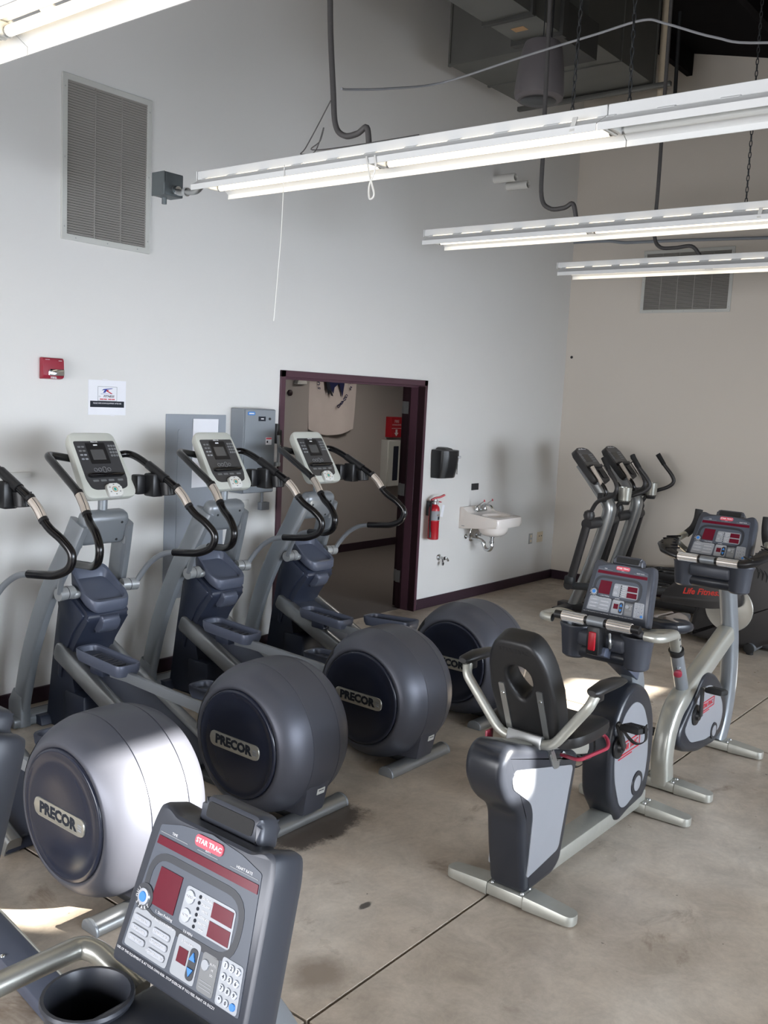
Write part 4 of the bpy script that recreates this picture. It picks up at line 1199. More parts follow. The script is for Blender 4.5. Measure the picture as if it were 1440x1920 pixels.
    # handlebars
    for s in (-1, 1):
        pts = [(s * 0.06, -0.515, 1.575), (s * 0.20, -0.500, 1.600), (s * 0.265, -0.520, 1.605), (s * 0.290, -0.60, 1.578), (s * 0.305, -0.74, 1.512), (s * 0.320, -0.875, 1.448),
               (s * 0.330, -0.945, 1.395), (s * 0.336, -0.990, 1.340), (s * 0.346, -1.035, 1.300), (s * 0.362, -1.11, 1.256), (s * 0.378, -1.165, 1.195), (s * 0.374, -1.150, 1.125), (s * 0.352, -1.075, 1.083), (s * 0.333, -0.985, 1.070), (s * 0.320, -0.883, 1.060)]
        path = spline(pts, 6)
        hbm = mb().tube(path, 0.0215, 14).build('handlebar', 'black_gloss', t)
        mb().tube(spline([(s * 0.322, -0.895, 1.062), (s * 0.308, -0.80, 1.040), (s * 0.290, -0.715, 0.985), (s * 0.270, -0.655, 0.910), (s * 0.255, -0.620, 0.850)], 5), 0.0165, 14).build('swing_arm', 'frame_grey', hbm)
        a, b = Vector((s * 0.3255, -0.912, 1.424)), Vector((s * 0.3355, -0.985, 1.345))
        g_ = mb().tube(path[32:42], 0.0240, 16).build('pulse_grip', 'grip', hbm)
        a, b = path[32], path[41]
        dv = (b - a).normalized()
        sd = dv.cross(Vector((1, 0, 0))).normalized()
        for q in (-1.05, 0.35, 1.75):
            o_ = (sd * math.cos(q) + dv.cross(sd) * math.sin(q)) * 0.0232
            mb().tube([q_ + o_ for q_ in path[32:42]], 0.0018, 6).build('grip_strip', 'black', hbm)
        mb().tube([b, b + dv * 0.018], 0.0245, 14).build('grip_collar', 'black', hbm)
        mb().tube([a - dv * 0.025, a - dv * 0.006], 0.0245, 14).build('grip_collar', 'black', hbm)
    x = 0.308
    ch = mb().tube([(x - 0.006, -0.655, 1.552), (x - 0.002, -0.72, 1.522), (x + 0.004, -0.81, 1.480)], 0.0265, 14).build('accessory_clamp', 'black', t)
    mb().box((x - 0.01, -0.715, 1.440), (0.080, 0.095, 0.135), bev=0.012).build('media_holder', 'black', t)
    mb().box((x - 0.075, -0.655, 1.440), (0.060, 0.065, 0.115), bev=0.010).build('pouch', 'black', t)
    mb().lathe([(0.0, 0.036), (0.004, 0.042), (0.075, 0.046), (0.075, 0.041), (0.008, 0.036)], (x + 0.03, -0.80, 1.385), (0, 0.1, 1), 20, a0=-2.2, a1=3.1, ref=(0, -1, 0)).build('cup_holder', 'black', t)
    return t


ell = make_elliptical('elliptical trainer standing before the tall grey electrical panel, third drum from the left')
dup(ell, (3.165, EY - 0.045, 0), 'elliptical trainer under the white notice, second drum from the left')
e3 = dup(ell, (5.075, EY + 0.072, 0), 'elliptical trainer standing before the doorway, farthest drum of the row')
e0 = dup(ell, (2.195, EY - 0.13, 0), 'leftmost elliptical trainer, mostly cut off by the frame, with a sunlit drum')
for ch in e3.children:
    if ch.name.startswith(('pedal', 'link_arm', 'roller_carriage')):
        if ch.data.vertices[0].co.x < 0:
            ch.location.z -= 0.075
        elif not ch.name.startswith('link'):
            ch.location.y += 0.25
            ch.location.z += 0.02

# ================================================================== EXERCISE BIKES FACING THE RIGHT-HAND WALL
BY = -3.43


def bike_console(t, off, O, U, sc=1.0, near=False):
    """display head; O: middle of the bottom edge of the face, U: up along the face"""
    U = Vector(U).normalized()
    C = frame(O, (0, -1, 0), U) @ Matrix.Scale(sc, 4)         # X to the rider's right, Z to the rider
    def mb(): return MB(off)
    out = fillet([(-0.168, -0.012), (0.168, -0.012), (0.150, 0.235), (0.140, 0.268), (0.118, 0.268), (0.098, 0.258), (-0.098, 0.258), (-0.118, 0.268), (-0.140, 0.268), (-0.150, 0.235)],
                 [0.012, 0.012, 0.02, 0.02, 0.012, 0.012, 0.012, 0.012, 0.02, 0.02], 3)
    m_ = mb()
    def cr(k, z, s=0.0): return [C @ Vector((x * k, 0.12 + (y - 0.12) * k, z)) for x, y in out]
    m_.rings([cr(0.86, -0.078), cr(0.95, -0.070), cr(1.0, -0.050), cr(1.0, -0.010), cr(0.985, 0.002), cr(0.95, 0.006)])
    cons = m_.build('console', 'cons_dark', t)
    def P(s, tt):
        v = 0.246 - tt * 0.224
        hw = 0.122 + tt * 0.024
        return (-hw + 2 * hw * s, v)
    face = [P(0, 0.06), P(0.2, 0.0), P(0.5, -0.035), P(0.8, 0.0), P(1, 0.06), P(1, 1), P(0, 1)][::-1]
    mb().prism(fillet(face, 0.004, 2), 0.004, 0.0075, C).build('faceplate', 'face_dark', cons)
    def quad(s0, t0, s1, t1, r=0.0):
        a, b, c, d = P(s0, t1), P(s1, t1), P(s1, t0), P(s0, t0)
        return fillet([a, b, c, d], r, 3) if r else [a, b, c, d]
    def put(name, poly, m, z0=0.0075, z1=0.009, par=cons, bev=0.0):
        return mb().prism(poly, z0, z1, C, bev=bev, seg=1).build(name, m, par)
    put('message_display', quad(0.02, 0.135, 0.99, 0.198), 'led_red')
    for s0, s1, txt in ((0.02, 0.30, 'TIME'), (0.40, 0.60, 'RPM'), (0.72, 0.98, 'HEART RATE')):
        put('legend_line', quad(s0, 0.105, s1, 0.110), 'ink_grey', 0.0075, 0.0082)
        lettering('lettering', txt, C @ Matrix.Translation((*P((s0 + s1) / 2, 0.088), 0.0080)), 0.0065, 'ink_white', cons, off=off)
    pill = put('badge', rrect(0.068, 0.019, 0.0092, 4, *P(0.5, 0.040)), 'pill_red', 0.0075, 0.010)
    lettering('lettering', 'STAR TRAC', C @ Matrix.Translation((*P(0.5, 0.040), 0.0103)), 0.0110, 'ink_white', cons, squash=1.08, bold=0.0003, off=off)
    cx, cy_ = P(0.47, 0.485)
    mb().ringprism(rrect(0.240, 0.112, 0.050, 6, cx, cy_), rrect(0.216, 0.088, 0.038, 6, cx, cy_), 0.0075, 0.0082, C).build('oval_ring', 'ring', cons)
    put('main_display', quad(0.13, 0.34, 0.345, 0.62), 'led_red')
    pn = put('button_panel', quad(0.40, 0.365, 0.85, 0.635, 0.008), 'pad_grey', 0.0075, 0.0085)
    put('side_display', quad(0.655, 0.385, 0.835, 0.49), 'led_red', 0.0085, 0.0095)
    put('side_display', quad(0.655, 0.515, 0.835, 0.62), 'led_red', 0.0085, 0.0095)
    for tt in (0.435, 0.565):
        u, v = P(0.452, tt)
        mb().lathe([(0, 0.0115), (0.0025, 0.0105)], C @ Vector((u, v, 0.0085)), C.to_3x3() @ Vector((0, 0, 1)), 16).build('round_button', 'silver_panel', cons)
        lettering('lettering', 'HOLD' if tt < 0.5 else 'SCAN', C @ Matrix.Translation((u, v, 0.0115)), 0.0055, 'ink_white', cons, off=off)
    for k in range(6):
        u, v = P(0.535, 0.40 + 0.042 * k)
        mb().lathe([(0, 0.0032), (0.001, 0.003)], C @ Vector((u, v, 0.0085)), C.to_3x3() @ Vector((0, 0, 1)), 8).build('indicator_lamp', 'ink', cons)
        lettering('lettering', ('CALORIES', 'CAL/HR', 'METS', 'DISTANCE', 'WATTS', 'MPH')[k], C @ Matrix.Translation((*P(0.598, 0.40 + 0.042 * k), 0.0088)), 0.0058, 'ink_white', cons, off=off)
    # quick start
    u, v = P(0.065, 0.60)
    qs = mb().lathe([(0, 0.022), (0.001, 0.022)], C @ Vector((u, v, 0.0085)), C.to_3x3() @ Vector((0, 0, 1)), 24).build('quick_start_ring', 'ring', cons)
    mb().lathe([(0, 0.0145), (0.003, 0.0135), (0.0032, 0.010)], C @ Vector((u, v, 0.0095)), C.to_3x3() @ Vector((0, 0, 1)), 20).build('quick_start_rim', 'silver_panel', cons)
    mb().lathe([(0, 0.009), (0.0015, 0.008)], C @ Vector((u, v, 0.0125)), C.to_3x3() @ Vector((0, 0, 1)), 16).build('quick_start_button', 'blue_key', cons)
    for k, chx in enumerate('START'):
        a = -2.35 + k * 0.42
        lettering('lettering', chx, C @ Matrix.Translation((u + 0.0185 * math.cos(a), v + 0.0185 * math.sin(a), 0.0097)) @ Matrix.Rotation(a + PI / 2, 4, 'Z'), 0.0085, 'ink_white', cons, off=off)
    for k, chx in enumerate('QUICK'):
        a = 3.95 - k * 0.40
        lettering('lettering', chx, C @ Matrix.Translation((u + 0.0175 * math.cos(a - 0.6), v + 0.0175 * math.sin(a - 0.6), 0.0097)) @ Matrix.Rotation(a - 0.6 - PI / 2, 4, 'Z'), 0.007, 'ink_white', cons, off=off) if k < 3 else None
    # lower row
    put('program_panel', fillet([P(0.02, 0.985), P(0.40, 0.985), P(0.41, 0.70), P(0.18, 0.70), P(0.12, 0.68), P(0.02, 0.70)], 0.006, 2), 'pad_grey', 0.0075, 0.0085)
    names = (('1 MANUAL', '2 RANDOM HILL'), ('3 HILL CLIMB', '5 DYNAMIC RATE'), ('4 FAT BURN', '6 DYNAMIC CONST'))
    for r_ in range(3):
        for c_ in range(2):
            s_, t_ = 0.115 + 0.185 * c_, 0.76 + 0.075 * r_ + 0.02 * c_
            u, v = P(s_, t_)
            put('program_button', rrect(0.044, 0.0115, 0.005, 3, u, v), 'silver_panel', 0.0085, 0.0108, bev=0.001)
            lettering('lettering', names[r_][c_], C @ Matrix.Translation((u, v, 0.0110)), 0.0052, 'ink_white', cons, off=off)
    lettering('lettering', '1. Start Pedaling', C @ Matrix.Translation((*P(0.27, 0.655), 0.0078)), 0.0068, 'ink_white', cons, off=off)
    lettering('lettering', '2. Press QUICK START or', C @ Matrix.Translation((*P(0.29, 0.705), 0.0088)), 0.0050, 'ink_white', cons, off=off)
    lettering('lettering', '3.0 MPH', C @ Matrix.Translation((*P(0.50, 0.675), 0.0079)), 0.0065, 'ink_white', cons, off=off)
    put('level_panel', quad(0.435, 0.70, 0.635, 0.985, 0.006), 'pad_grey', 0.0075, 0.0085)
    lettering('lettering', '3. Set Level', C @ Matrix.Translation((*P(0.52, 0.735), 0.0088)), 0.0058, 'ink_white', cons, off=off)
    put('level_display', quad(0.465, 0.78, 0.545, 0.885), 'led_red', 0.0085, 0.0095)
    u, v = P(0.592, 0.85)
    put('arrow_pad', rrect(0.018, 0.050, 0.0088, 4, u, v), 'ring', 0.0085, 0.0095)
    for sgn in (1, -1):
        put('arrow_key', [(u - 0.007, v + sgn * 0.006), (u + 0.007, v + sgn * 0.006), (u, v + sgn * 0.019)][::(1 if sgn > 0 else -1)], 'blue_key', 0.0095, 0.0115)
    put('info_panel', quad(0.66, 0.72, 0.79, 0.985, 0.006), 'key_grey', 0.0075, 0.0082)
    u, v = P(0.695, 0.80)
    mb().lathe([(0, 0.009), (0.0022, 0.008)], C @ Vector((u, v, 0.0082)), C.to_3x3() @ Vector((0, 0, 1)), 14).build('round_button', 'pad_grey', cons)
    for k in range(3):
        lettering('lettering', ('AUTO', 'HI', 'LO')[k], C @ Matrix.Translation((*P(0.755, 0.775 + 0.035 * k), 0.0086)), 0.0052, 'ink_white', cons, off=off)
        put('print_line', quad(0.675, 0.905 + 0.022 * k, 0.775, 0.912 + 0.022 * k), 'ink_grey', 0.0082, 0.0086)
    put('number_pad', quad(0.815, 0.68, 0.985, 0.995, 0.006), 'pad_grey', 0.0075, 0.0085)
    for r_ in range(4):
        for c_ in range(3):
            u, v = P(0.850 + 0.050 * c_, 0.725 + 0.075 * r_)
            last = r_ == 3 and c_ == 2
            mb().lathe([(0, 0.0062), (0.0022, 0.0056)], C @ Vector((u, v, 0.0085)), C.to_3x3() @ Vector((0, 0, 1)), 12).build('number_key', 'blue_key' if last else 'silver_panel', cons)
            if not last:
                lettering('lettering', ('1', '2', '3', '4', '5', '6', '7', '8', '9', '*', '0')[r_ * 3 + c_], C @ Matrix.Translation((u, v, 0.0110)), 0.0085, 'ink', cons, off=off)
    lettering('lettering', 'USE OF THIS EQUIPMENT IS AT YOUR OWN RISK. STOP EXERCISE IF YOU FEEL FAINT OR DIZZY', C @ Matrix.Translation((*P(0.40, 1.03), 0.0078)), 0.0058, 'ink_white', cons, off=off)
    # hump with the fan grille on top
    hp = fillet([(-0.078, 0.252), (0.078, 0.252), (0.070, 0.292), (0.060, 0.303), (-0.060, 0.303), (-0.070, 0.292)], 0.008, 2)
    hu = mb().prism(hp, -0.072, -0.024, C, bev=0.010).build('fan_hump', 'cons_dark', t)
    mb().prism(rrect(0.112, 0.026, 0.006, 2, 0, 0.280), -0.0242, -0.0225, C).build('fan_grille', 'rubber', hu)
    return cons


def tray_and_cups(t, off, x, y, z):
    def mb(): return MB(off)
    mb().box((x + 0.045, y, z - 0.030), (0.24, 0.24, 0.075), bev=0.02, seg=3).build('console_tray', 'cons_dark', t)
    mb().box((x + 0.02, y, z - 0.095), (0.15, 0.30, 0.07), bev=0.03, seg=3).build('tray_belly', 'bike_black', t)
    for s in (-1, 1):
        mb().lathe([(-0.150, 0.046), (-0.140, 0.058), (-0.02, 0.070), (0.0, 0.078), (0.006, 0.076), (0.006, 0.070), (-0.01, 0.064), (-0.125, 0.052), (-0.130, 0.02)], (x - 0.010, y + s * 0.152, z + 0.015), (0, 0, 1), 28).build('cup_well', 'cons_dark', t)


def foot_bar(t, off, x, y, half, name, m='silver_worn'):
    def mb(): return MB(off)
    ft = mb().box((x, y, 0.034), (0.10, 0.17, 0.05), bev=0.006).build(name, m, t)
    for s in (-1, 1):
        poly = fillet([(x - 0.052, y + s * 0.085), (x + 0.052, y + s * 0.085), (x + 0.040, y + s * half), (x - 0.040, y + s * half)][::s], [0.002, 0.002, 0.036, 0.036][::s], 5)
        m_ = mb(); n = len(poly)
        def rg(k, z, slope): return [Vector((x + (px - x) * k, py, max(0.006, z - slope * (abs(py - y) - 0.085)))) for px, py in poly]
        m_.rings([rg(0.94, 0.006, 0), rg(1.0, 0.018, 0), rg(1.0, 0.046, 0.06), rg(0.90, 0.060, 0.075)])
        m_.build('foot_cover', m, ft)
        mb().lathe([(0, 0.020), (0.008, 0.020)], (x, y + s * (half - 0.04), 0.0), (0, 0, 1), 12).build('foot_pad', 'rubber', ft)
        for dx in (-0.028, 0.028):
            mb().lathe([(0, 0.010), (0.006, 0.008), (0.009, 0.004)], (x + dx, y + s * 0.070, 0.058), (0, 0, 1), 10).build('bolt', 'steel', ft)
    return ft


def grips(t, off, x, y, z):
    def mb(): return MB(off)
    bar = mb().tube([(x, y - 0.205, z), (x, y + 0.205, z)], 0.019, 14).build('grip_bar', 'black', t)
    mb().tube([(x, y - 0.040, z), (x, y + 0.040, z)], 0.0225, 16).build('centre_collar', 'frame_grey', bar)
    for s in (-1, 1):
        mb().tube([(x, y + s * 0.055, z), (x, y + s * 0.168, z)], 0.0225, 16).build('pulse_grip', 'grip', bar)
        for k in range(7):
            a = -1.2 + 0.5 * k
            o_ = Vector((-math.cos(a) * 0.0226, 0, math.sin(a) * 0.0226))
            mb().tube([Vector((x, y + s * 0.058, z)) + o_, Vector((x, y + s * 0.165, z)) + o_], 0.0022, 6).build('grip_rib', 'steel', bar)
    return bar


def crank_set(t, off, cx, y, cz, hw, ang, m='bike_black', strap=True):
    """crank disc, arms, pedals; ang: angle of the right-hand crank in the x-z plane"""
    def mb(): return MB(off)
    for s in (-1, 1):                                         # -1 is the rider's right (-y)
        a = ang if s < 0 else ang + PI
        d = Vector((math.cos(a), 0, math.sin(a)))
        c0 = Vector((cx, y + s * hw, cz))
        mb().lathe([(0, 0.058), (0.006, 0.056), (0.008, 0.030), (0.022, 0.026)], c0, (0, s, 0), 28).build('crank_disc', 'black', t)
        ca = c0 + Vector((0, s * 0.026, 0))
        arm = mb().tube([ca, ca + d * 0.165], 0, 8, flat=(0.016, 0.008), ref=d.cross(Vector((0, 1, 0)))).build('crank_arm', 'dark_steel', t)
        pc = ca + d * 0.16 + Vector((0, s * 0.075, 0))
        mb().tube([ca + d * 0.16, pc], 0.008, 8).build('axle', 'steel', arm)
        tl = Matrix.Rotation(0.18, 3, 'Y')
        pd = mb().box(pc, (0.115, 0.095, 0.030), bev=0.010, rot=tl).build('pedal', 'rubber', t)
        for k in range(5):
            mb().box(pc + tl @ Vector((-0.038 + 0.019 * k, 0, 0.0165)), (0.008, 0.07, 0.005), bev=0.001, seg=1, rot=tl).build('tread_rib', 'black', pd)
        if strap:
            mb().tube(spline([pc + Vector((0.0, -s * 0.05, 0.0)), pc + Vector((0.02, -s * 0.05, -0.035)), pc + Vector((0.03, 0, -0.075)), pc + Vector((0.02, s * 0.05, -0.045)), pc + Vector((0.0, s * 0.055, 0.03))], 5), 0, 8, flat=(0.014, 0.0025), ref=(1, 0, 0)).build('foot_strap', 'black', pd)


def side_logo(t, off, x, y, z, s, tilt=0.02, size=0.030, k=1.0):
    F = frame((x, y, z), (-s * math.cos(tilt), 0, math.sin(tilt)), (s * math.sin(tilt), 0, math.cos(tilt))) @ Matrix.Diagonal((k, k, 1, 1))
    o = MB(off).ringprism(rrect(0.150, 0.040, 0.004, 2), rrect(0.143, 0.033, 0.002, 2), 0.0, 0.0012, F).build('logo_border', 'ink_red', t)
    lettering('lettering', 'STAR TRAC', F @ Matrix.Translation((0, 0, 0.0008)), size * 0.86, 'ink_red', t, bold=0.0006, shear=0.2, squash=0.86, off=off)
    MB(off).prism([(-0.075, -0.028), (0.02, -0.028), (0.02, -0.025), (-0.075, -0.025)], 0, 0.0012, F).build('logo_rule', 'ink_red', t)


def shroud(t, off, y, hw, outline, panel, name='front_shroud', bev=0.03):
    def mb(): return MB(off)
    sh = mb().pillow(outline, -y - hw, -y + hw, bev, F_XZ).build(name, 'bike_black', t)
    for s in (-1, 1):
        z0 = -y + s * (-1) * hw
        a, b = (z0 - 0.004, z0 + 0.003)
        mb().prism(panel, a, b, F_XZ, bev=0.0015, seg=1).build('side_panel', 'silver_panel', t)
    return sh


def make_recumbent(label, close=False):
    OX = 3.83
    t = thing('recumbent_bike', label, 'exercise bike', (OX, BY, 0), 'recumbent exercise bikes')
    off = (-OX, -BY, 0)
    y = BY
    def mb(): return MB(off)
    mb().box((3.84, y, 0.075), (1.24, 0.105, 0.075), bev=0.008).build('main_beam', 'silver_worn', t)
    foot_bar(t, off, 3.235, y, 0.298, 'rear_foot')
    foot_bar(t, off, 4.435, y, 0.298, 'front_foot')
    # rear tower
    ol = fillet([(3.20, 0.055), (3.155, 0.26), (3.135, 0.415), (3.01, 0.50), (2.95, 0.60), (2.96, 0.69), (3.02, 0.735), (3.09, 0.715), (3.575, 0.565), (3.60, 0.545), (3.50, 0.10), (3.44, 0.06)],
                [0.03, 0.1, 0.06, 0.08, 0.06, 0.06, 0.05, 0.03, 0.02, 0.02, 0.05, 0.03], 5)
    pn = fillet([(3.045, 0.555), (3.03, 0.60), (3.055, 0.628), (3.52, 0.520), (3.535, 0.505), (3.455, 0.170), (3.20, 0.135), (3.215, 0.40), (3.19, 0.455)], [0.02, 0.03, 0.02, 0.015, 0.015, 0.02, 0.012, 0.05, 0.05], 4)
    shroud(t, off, y, 0.088, ol, pn, 'rear_tower', 0.034)
    # seat rail and carriage
    d = Vector((0.60, 0, -0.150)); a = Vector((3.08, y, 0.685))
    mb().tube([a, a + d * 1.12], 0, 12, flat=(0.030, 0.055), ref=(0, 0, 1)).build('seat_rail', 'silver', t)
    mb().box((3.38, y, 0.648), (0.26, 0.16, 0.055), bev=0.006, rot=Matrix.Rotation(0.245, 3, 'Y')).build('seat_carriage', 'steel', t)
    for s in (-1, 1):
        for dx in (0.0, 0.11):
            mb().lathe([(0, 0.013), (0.008, 0.012), (0.014, 0.006)], (3.33 + dx, y + s * 0.081, 0.655 - dx * 0.25), (0, s, 0), 10).build('bolt', 'chrome', t)
    # seat
    se = fillet([(-0.215, 3.355), (0.215, 3.355), (0.225, 3.52), (0.19, 3.72), (0.10, 3.80), (-0.10, 3.80), (-0.19, 3.72), (-0.225, 3.52)], 0.06, 4)
    m_ = mb()
    def sr(k, z): return [Vector((3.52 + (x - 3.57) * k, y + yy * k, z - 0.035 + 0.035 * (x - 3.57) / 0.25 * -0.2 + 0.04 * (abs(yy) / 0.22) ** 2)) for yy, x in se]
    m_.rings([sr(0.88, 0.662), sr(0.97, 0.668), sr(1.0, 0.690), sr(0.985, 0.712), sr(0.90, 0.722), sr(0.5, 0.718)])
    m_.build('seat', 'black_soft', t)
    # backrest
    U = Vector((-0.205, 0, 0.47)).normalized()
    B = frame((3.355, y, 0.665), (0, -1, 0), U)                 # Z to the rider's back: -x
    nn = 40
    def loop(fn): return [fn(2 * PI * k / nn) for k in range(nn)]
    def outer(a):
        c, s = math.cos(a), math.sin(a)
        v = 0.245 + 0.255 * math.copysign(abs(s) ** 0.42, s)
        w = 0.150 - 0.045 * max(0, (v - 0.25) / 0.25) ** 1.6 - 0.018 * max(0, (0.25 - v) / 0.25) ** 2
        return (w * math.copysign(abs(c) ** 0.42, c), v)
    def inner(a):
        c, s = math.cos(a), math.sin(a)
        v = 0.305 + (0.072 if s > 0 else 0.085) * math.copysign(abs(s) ** 0.75, s)
        w = 0.056 * (1.0 if s > 0 else (1 - 0.55 * abs(s)))
        return (w * math.copysign(abs(c) ** 0.8, c), v)
    mb().ringprism(loop(outer), loop(inner), -0.055, 0.045, B, bev=0.018, seg=3).build('backrest', 'black_soft', t, ang=60)
    for s in (-1, 1):
        st = mb().prism(rrect(0.026, 0.335, 0.003, 1, s * 0.086, 0.115), 0.044, 0.050, B).build('back_strap', 'steel', t)
        for v in (0.235, 0.0):
            mb().lathe([(0, 0.008), (0.004, 0.006)], B @ Vector((s * 0.086, v, 0.050)), B.to_3x3() @ Vector((0, 0, 1)), 8).build('bolt', 'chrome', st)
        mb().tube(bend([B @ Vector((s * 0.086, -0.02, 0.042)), (3.345, y - s * 0.086, 0.60), (3.37, y - s * 0.086, 0.555), (3.45, y - s * 0.086, 0.58)], 0.04), 0, 8, flat=(0.020, 0.012), ref=(1, 0, 0.3)).build('hook_bracket', 'steel', t)
    lettering('embossing', 'STAR TRAC', B @ Matrix.Translation((0.0, 0.455, 0.0455)) @ Matrix.Rotation(PI, 4, 'Y') @ Matrix.Rotation(PI, 4, 'Y'), 0.026, 'black', t, off=off)
    # arm tube with rests
    pts = [(3.265, y + 0.292, 0.925), (3.245, y + 0.282, 0.885), (3.275, y + 0.118, 0.668), (3.275, y - 0.118, 0.668), (3.245, y - 0.282, 0.885), (3.265, y - 0.292, 0.925)]
    mb().tube(bend(pts, 0.055, 6), 0.0205, 14).build('arm_tube', 'silver_worn', t)
    for s in (-1, 1):
        mb().box((3.285, y + s * 0.292, 0.925), (0.07, 0.030, 0.055), bev=0.008).build('arm_mount', 'black', t)
        m_ = mb(); rr = []
        for x, hw, z, hh in ((3.225, 0.018, 0.945, 0.010), (3.24, 0.028, 0.945, 0.020), (3.33, 0.034, 0.95, 0.024), (3.44, 0.032, 0.945, 0.020), (3.50, 0.022, 0.940, 0.012), (3.51, 0.010, 0.938, 0.006)):
            rr.append([Vector((x, y + s * 0.295 + hw * math.cos(q), z + hh * math.sin(q))) for q in [2 * PI * k / 14 for k in range(14)]])
        m_.rings(rr).build('armrest', 'black_soft', t)
    # red seat lever
    mb().tube(bend([(3.40, y - 0.10, 0.600), (3.36, y - 0.20, 0.615), (3.56, y - 0.235, 0.625), (3.60, y - 0.20, 0.655), (3.57, y - 0.16, 0.67)], 0.03), 0.008, 8).build('seat_lever', 'red_deep', t)
    mb().box((3.27, y + 0.17, 0.635), (0.05, 0.012, 0.07), bev=0.005).build('red_catch', 'red_deep', t)
    # front shroud
    ol = fillet([(4.06, 0.105), (3.975, 0.20), (3.945, 0.42), (3.975, 0.585), (4.06, 0.695), (4.17, 0.735), (4.32, 0.68), (4.42, 0.54), (4.445, 0.34), (4.41, 0.15), (4.36, 0.105), (4.20, 0.09), (4.09, 0.065)],
                [0.03, 0.08, 0.1, 0.1, 0.08, 0.08, 0.08, 0.08, 0.1, 0.04, 0.02, 0.03, 0.02], 5)
    pn = fillet([(4.07, 0.155), (3.995, 0.30), (3.975, 0.42), (4.0, 0.53), (4.06, 0.615), (4.17, 0.65), (4.27, 0.60), (4.345, 0.48), (4.365, 0.33), (4.345, 0.20), (4.24, 0.16), (4.13, 0.125)], 0.05, 4)
    shroud(t, off, y, 0.078, ol, pn, 'front_shroud', 0.028)
    for s in (-1, 1):
        mb().lathe([(0, 0.062), (0.006, 0.060), (0.006, 0.040)], (4.255, y + s * 0.080, 0.215), (0, s, 0), 24).build('access_ring', 'bike_black', t)
        mb().lathe([(0, 0.040), (0.007, 0.038)], (4.255, y + s * 0.080, 0.215), (0, s, 0), 20).build('access_cover', 'silver_panel', t)
        side_logo(t, off, 4.13, y + s * 0.0825, 0.44, s, k=1.55)
    crank_set(t, off, 4.01, y, 0.465, 0.082, 2.15)
    # mast, gusset, console
    mb().tube(spline([(4.33, y, 0.60), (4.30, y, 0.70), (4.23, y, 0.85), (4.14, y, 0.985)], 6), 0, 14, flat=(0.062, 0.042), ref=(1, 0, 0.4)).build('mast', 'frame_grey', t)
    F = Matrix(((1, 0, 0, 0), (0, 0, -1, 0), (0, 1, 0, 0), (0, 0, 0, 1)))
    mb().prism(fillet([(3.865, 0.955), (4.01, 0.905), (4.27, 0.775), (4.255, 0.72), (4.05, 0.845), (3.85, 0.915)], 0.01, 2), -y - 0.046, -y + 0.046, F, bev=0.004).build('switch_bracket', 'slate', t)
    tray_and_cups(t, off, 3.97, y, 0.995 if not close else 0.990)
    bike_console(t, off, (4.022, y, 1.052), (0.078, 0, 0.250))
    for s in (-1, 1):
        hx = 3.855 if not close else 3.62
        pts = [(4.06, y + s * 0.14, 1.005), (4.055, y + s * 0.262, 1.030), (4.04, y + s * 0.292, 1.034), (hx + 0.045, y + s * 0.292, 1.040), (hx, y + s * 0.275, 1.044), (hx, y + s * 0.225, 1.044)]
        if close:
            pts = [(p[0], p[1], p[2] - 0.035) for p in pts]
        lp = mb().tube(bend(pts, 0.04, 5), 0.0205, 14).build('side_handle', 'silver', t)
        mb().lathe([(0, 0.017), (0.002, 0.010)], (hx, y + s * 0.2235, 1.044 if not close else 1.009), (0, -s, 0), 14).build('tube_end', 'rubber', lp)
    if not close:
        grips(t, off, 3.845, y, 1.068)
        mb().box((3.872, y, 1.00), (0.05, 0.060, 0.12), bev=0.006).build('switch_box', 'black', t)
        mb().box((3.840, y, 0.985), (0.050, 0.062, 0.130), bev=0.008).build('switch_housing', 'black', t)
        mb().box((3.812, y, 0.985), (0.014, 0.034, 0.085), bev=0.006).build('red_switch', 'red', t)
        mb().tube(spline([(3.87, y - 0.055, 1.02), (3.86, y - 0.065, 0.985), (3.875, y - 0.06, 0.955), (3.90, y - 0.055, 0.97)], 5), 0.006, 8).build('wire_hook', 'steel', t)
    mb().tube(spline([(3.60, y - 0.02, 0.56), (3.74, y - 0.05, 0.47), (3.86, y - 0.03, 0.47), (3.92, y, 0.50)], 5), 0.005, 6).build('sensor_wire', 'black', t)
    return t


rec = make_recumbent('recumbent bike in the middle of the floor with red lever and black backrest')
nb = make_recumbent('closest bike, its console with red displays filling the bottom left corner', True)
nb.location = (3.83 - 3.096, BY - 0.695, 0)


# the machine at the left edge: a slice of its console, mast and base
t = thing('edge_exercise_machine', 'machine cut by the left edge, showing only a slice of dark console', 'exercise machine', (1.05, -3.36, 0))
off = (-1.05, 3.36, 0)
bike_console(t, off, (0.886, -3.367, 1.052), (0.078, 0, 0.250))
MB(off).tube(spline([(0.84, -3.367, 0.05), (0.85, -3.367, 0.5), (0.87, -3.367, 0.85), (0.90, -3.367, 1.02)], 5), 0, 14, flat=(0.05, 0.04), ref=(1, 0, 0)).build('mast', 'frame_grey', t)
MB(off).box((0.90, -3.367, 1.00), (0.18, 0.20, 0.09), bev=0.02).build('console_tray', 'cons_dark', t)
MB(off).box((0.84, -3.367, 0.025), (0.24, 0.5, 0.05), bev=0.01).build('base_foot', 'silver_worn', t)

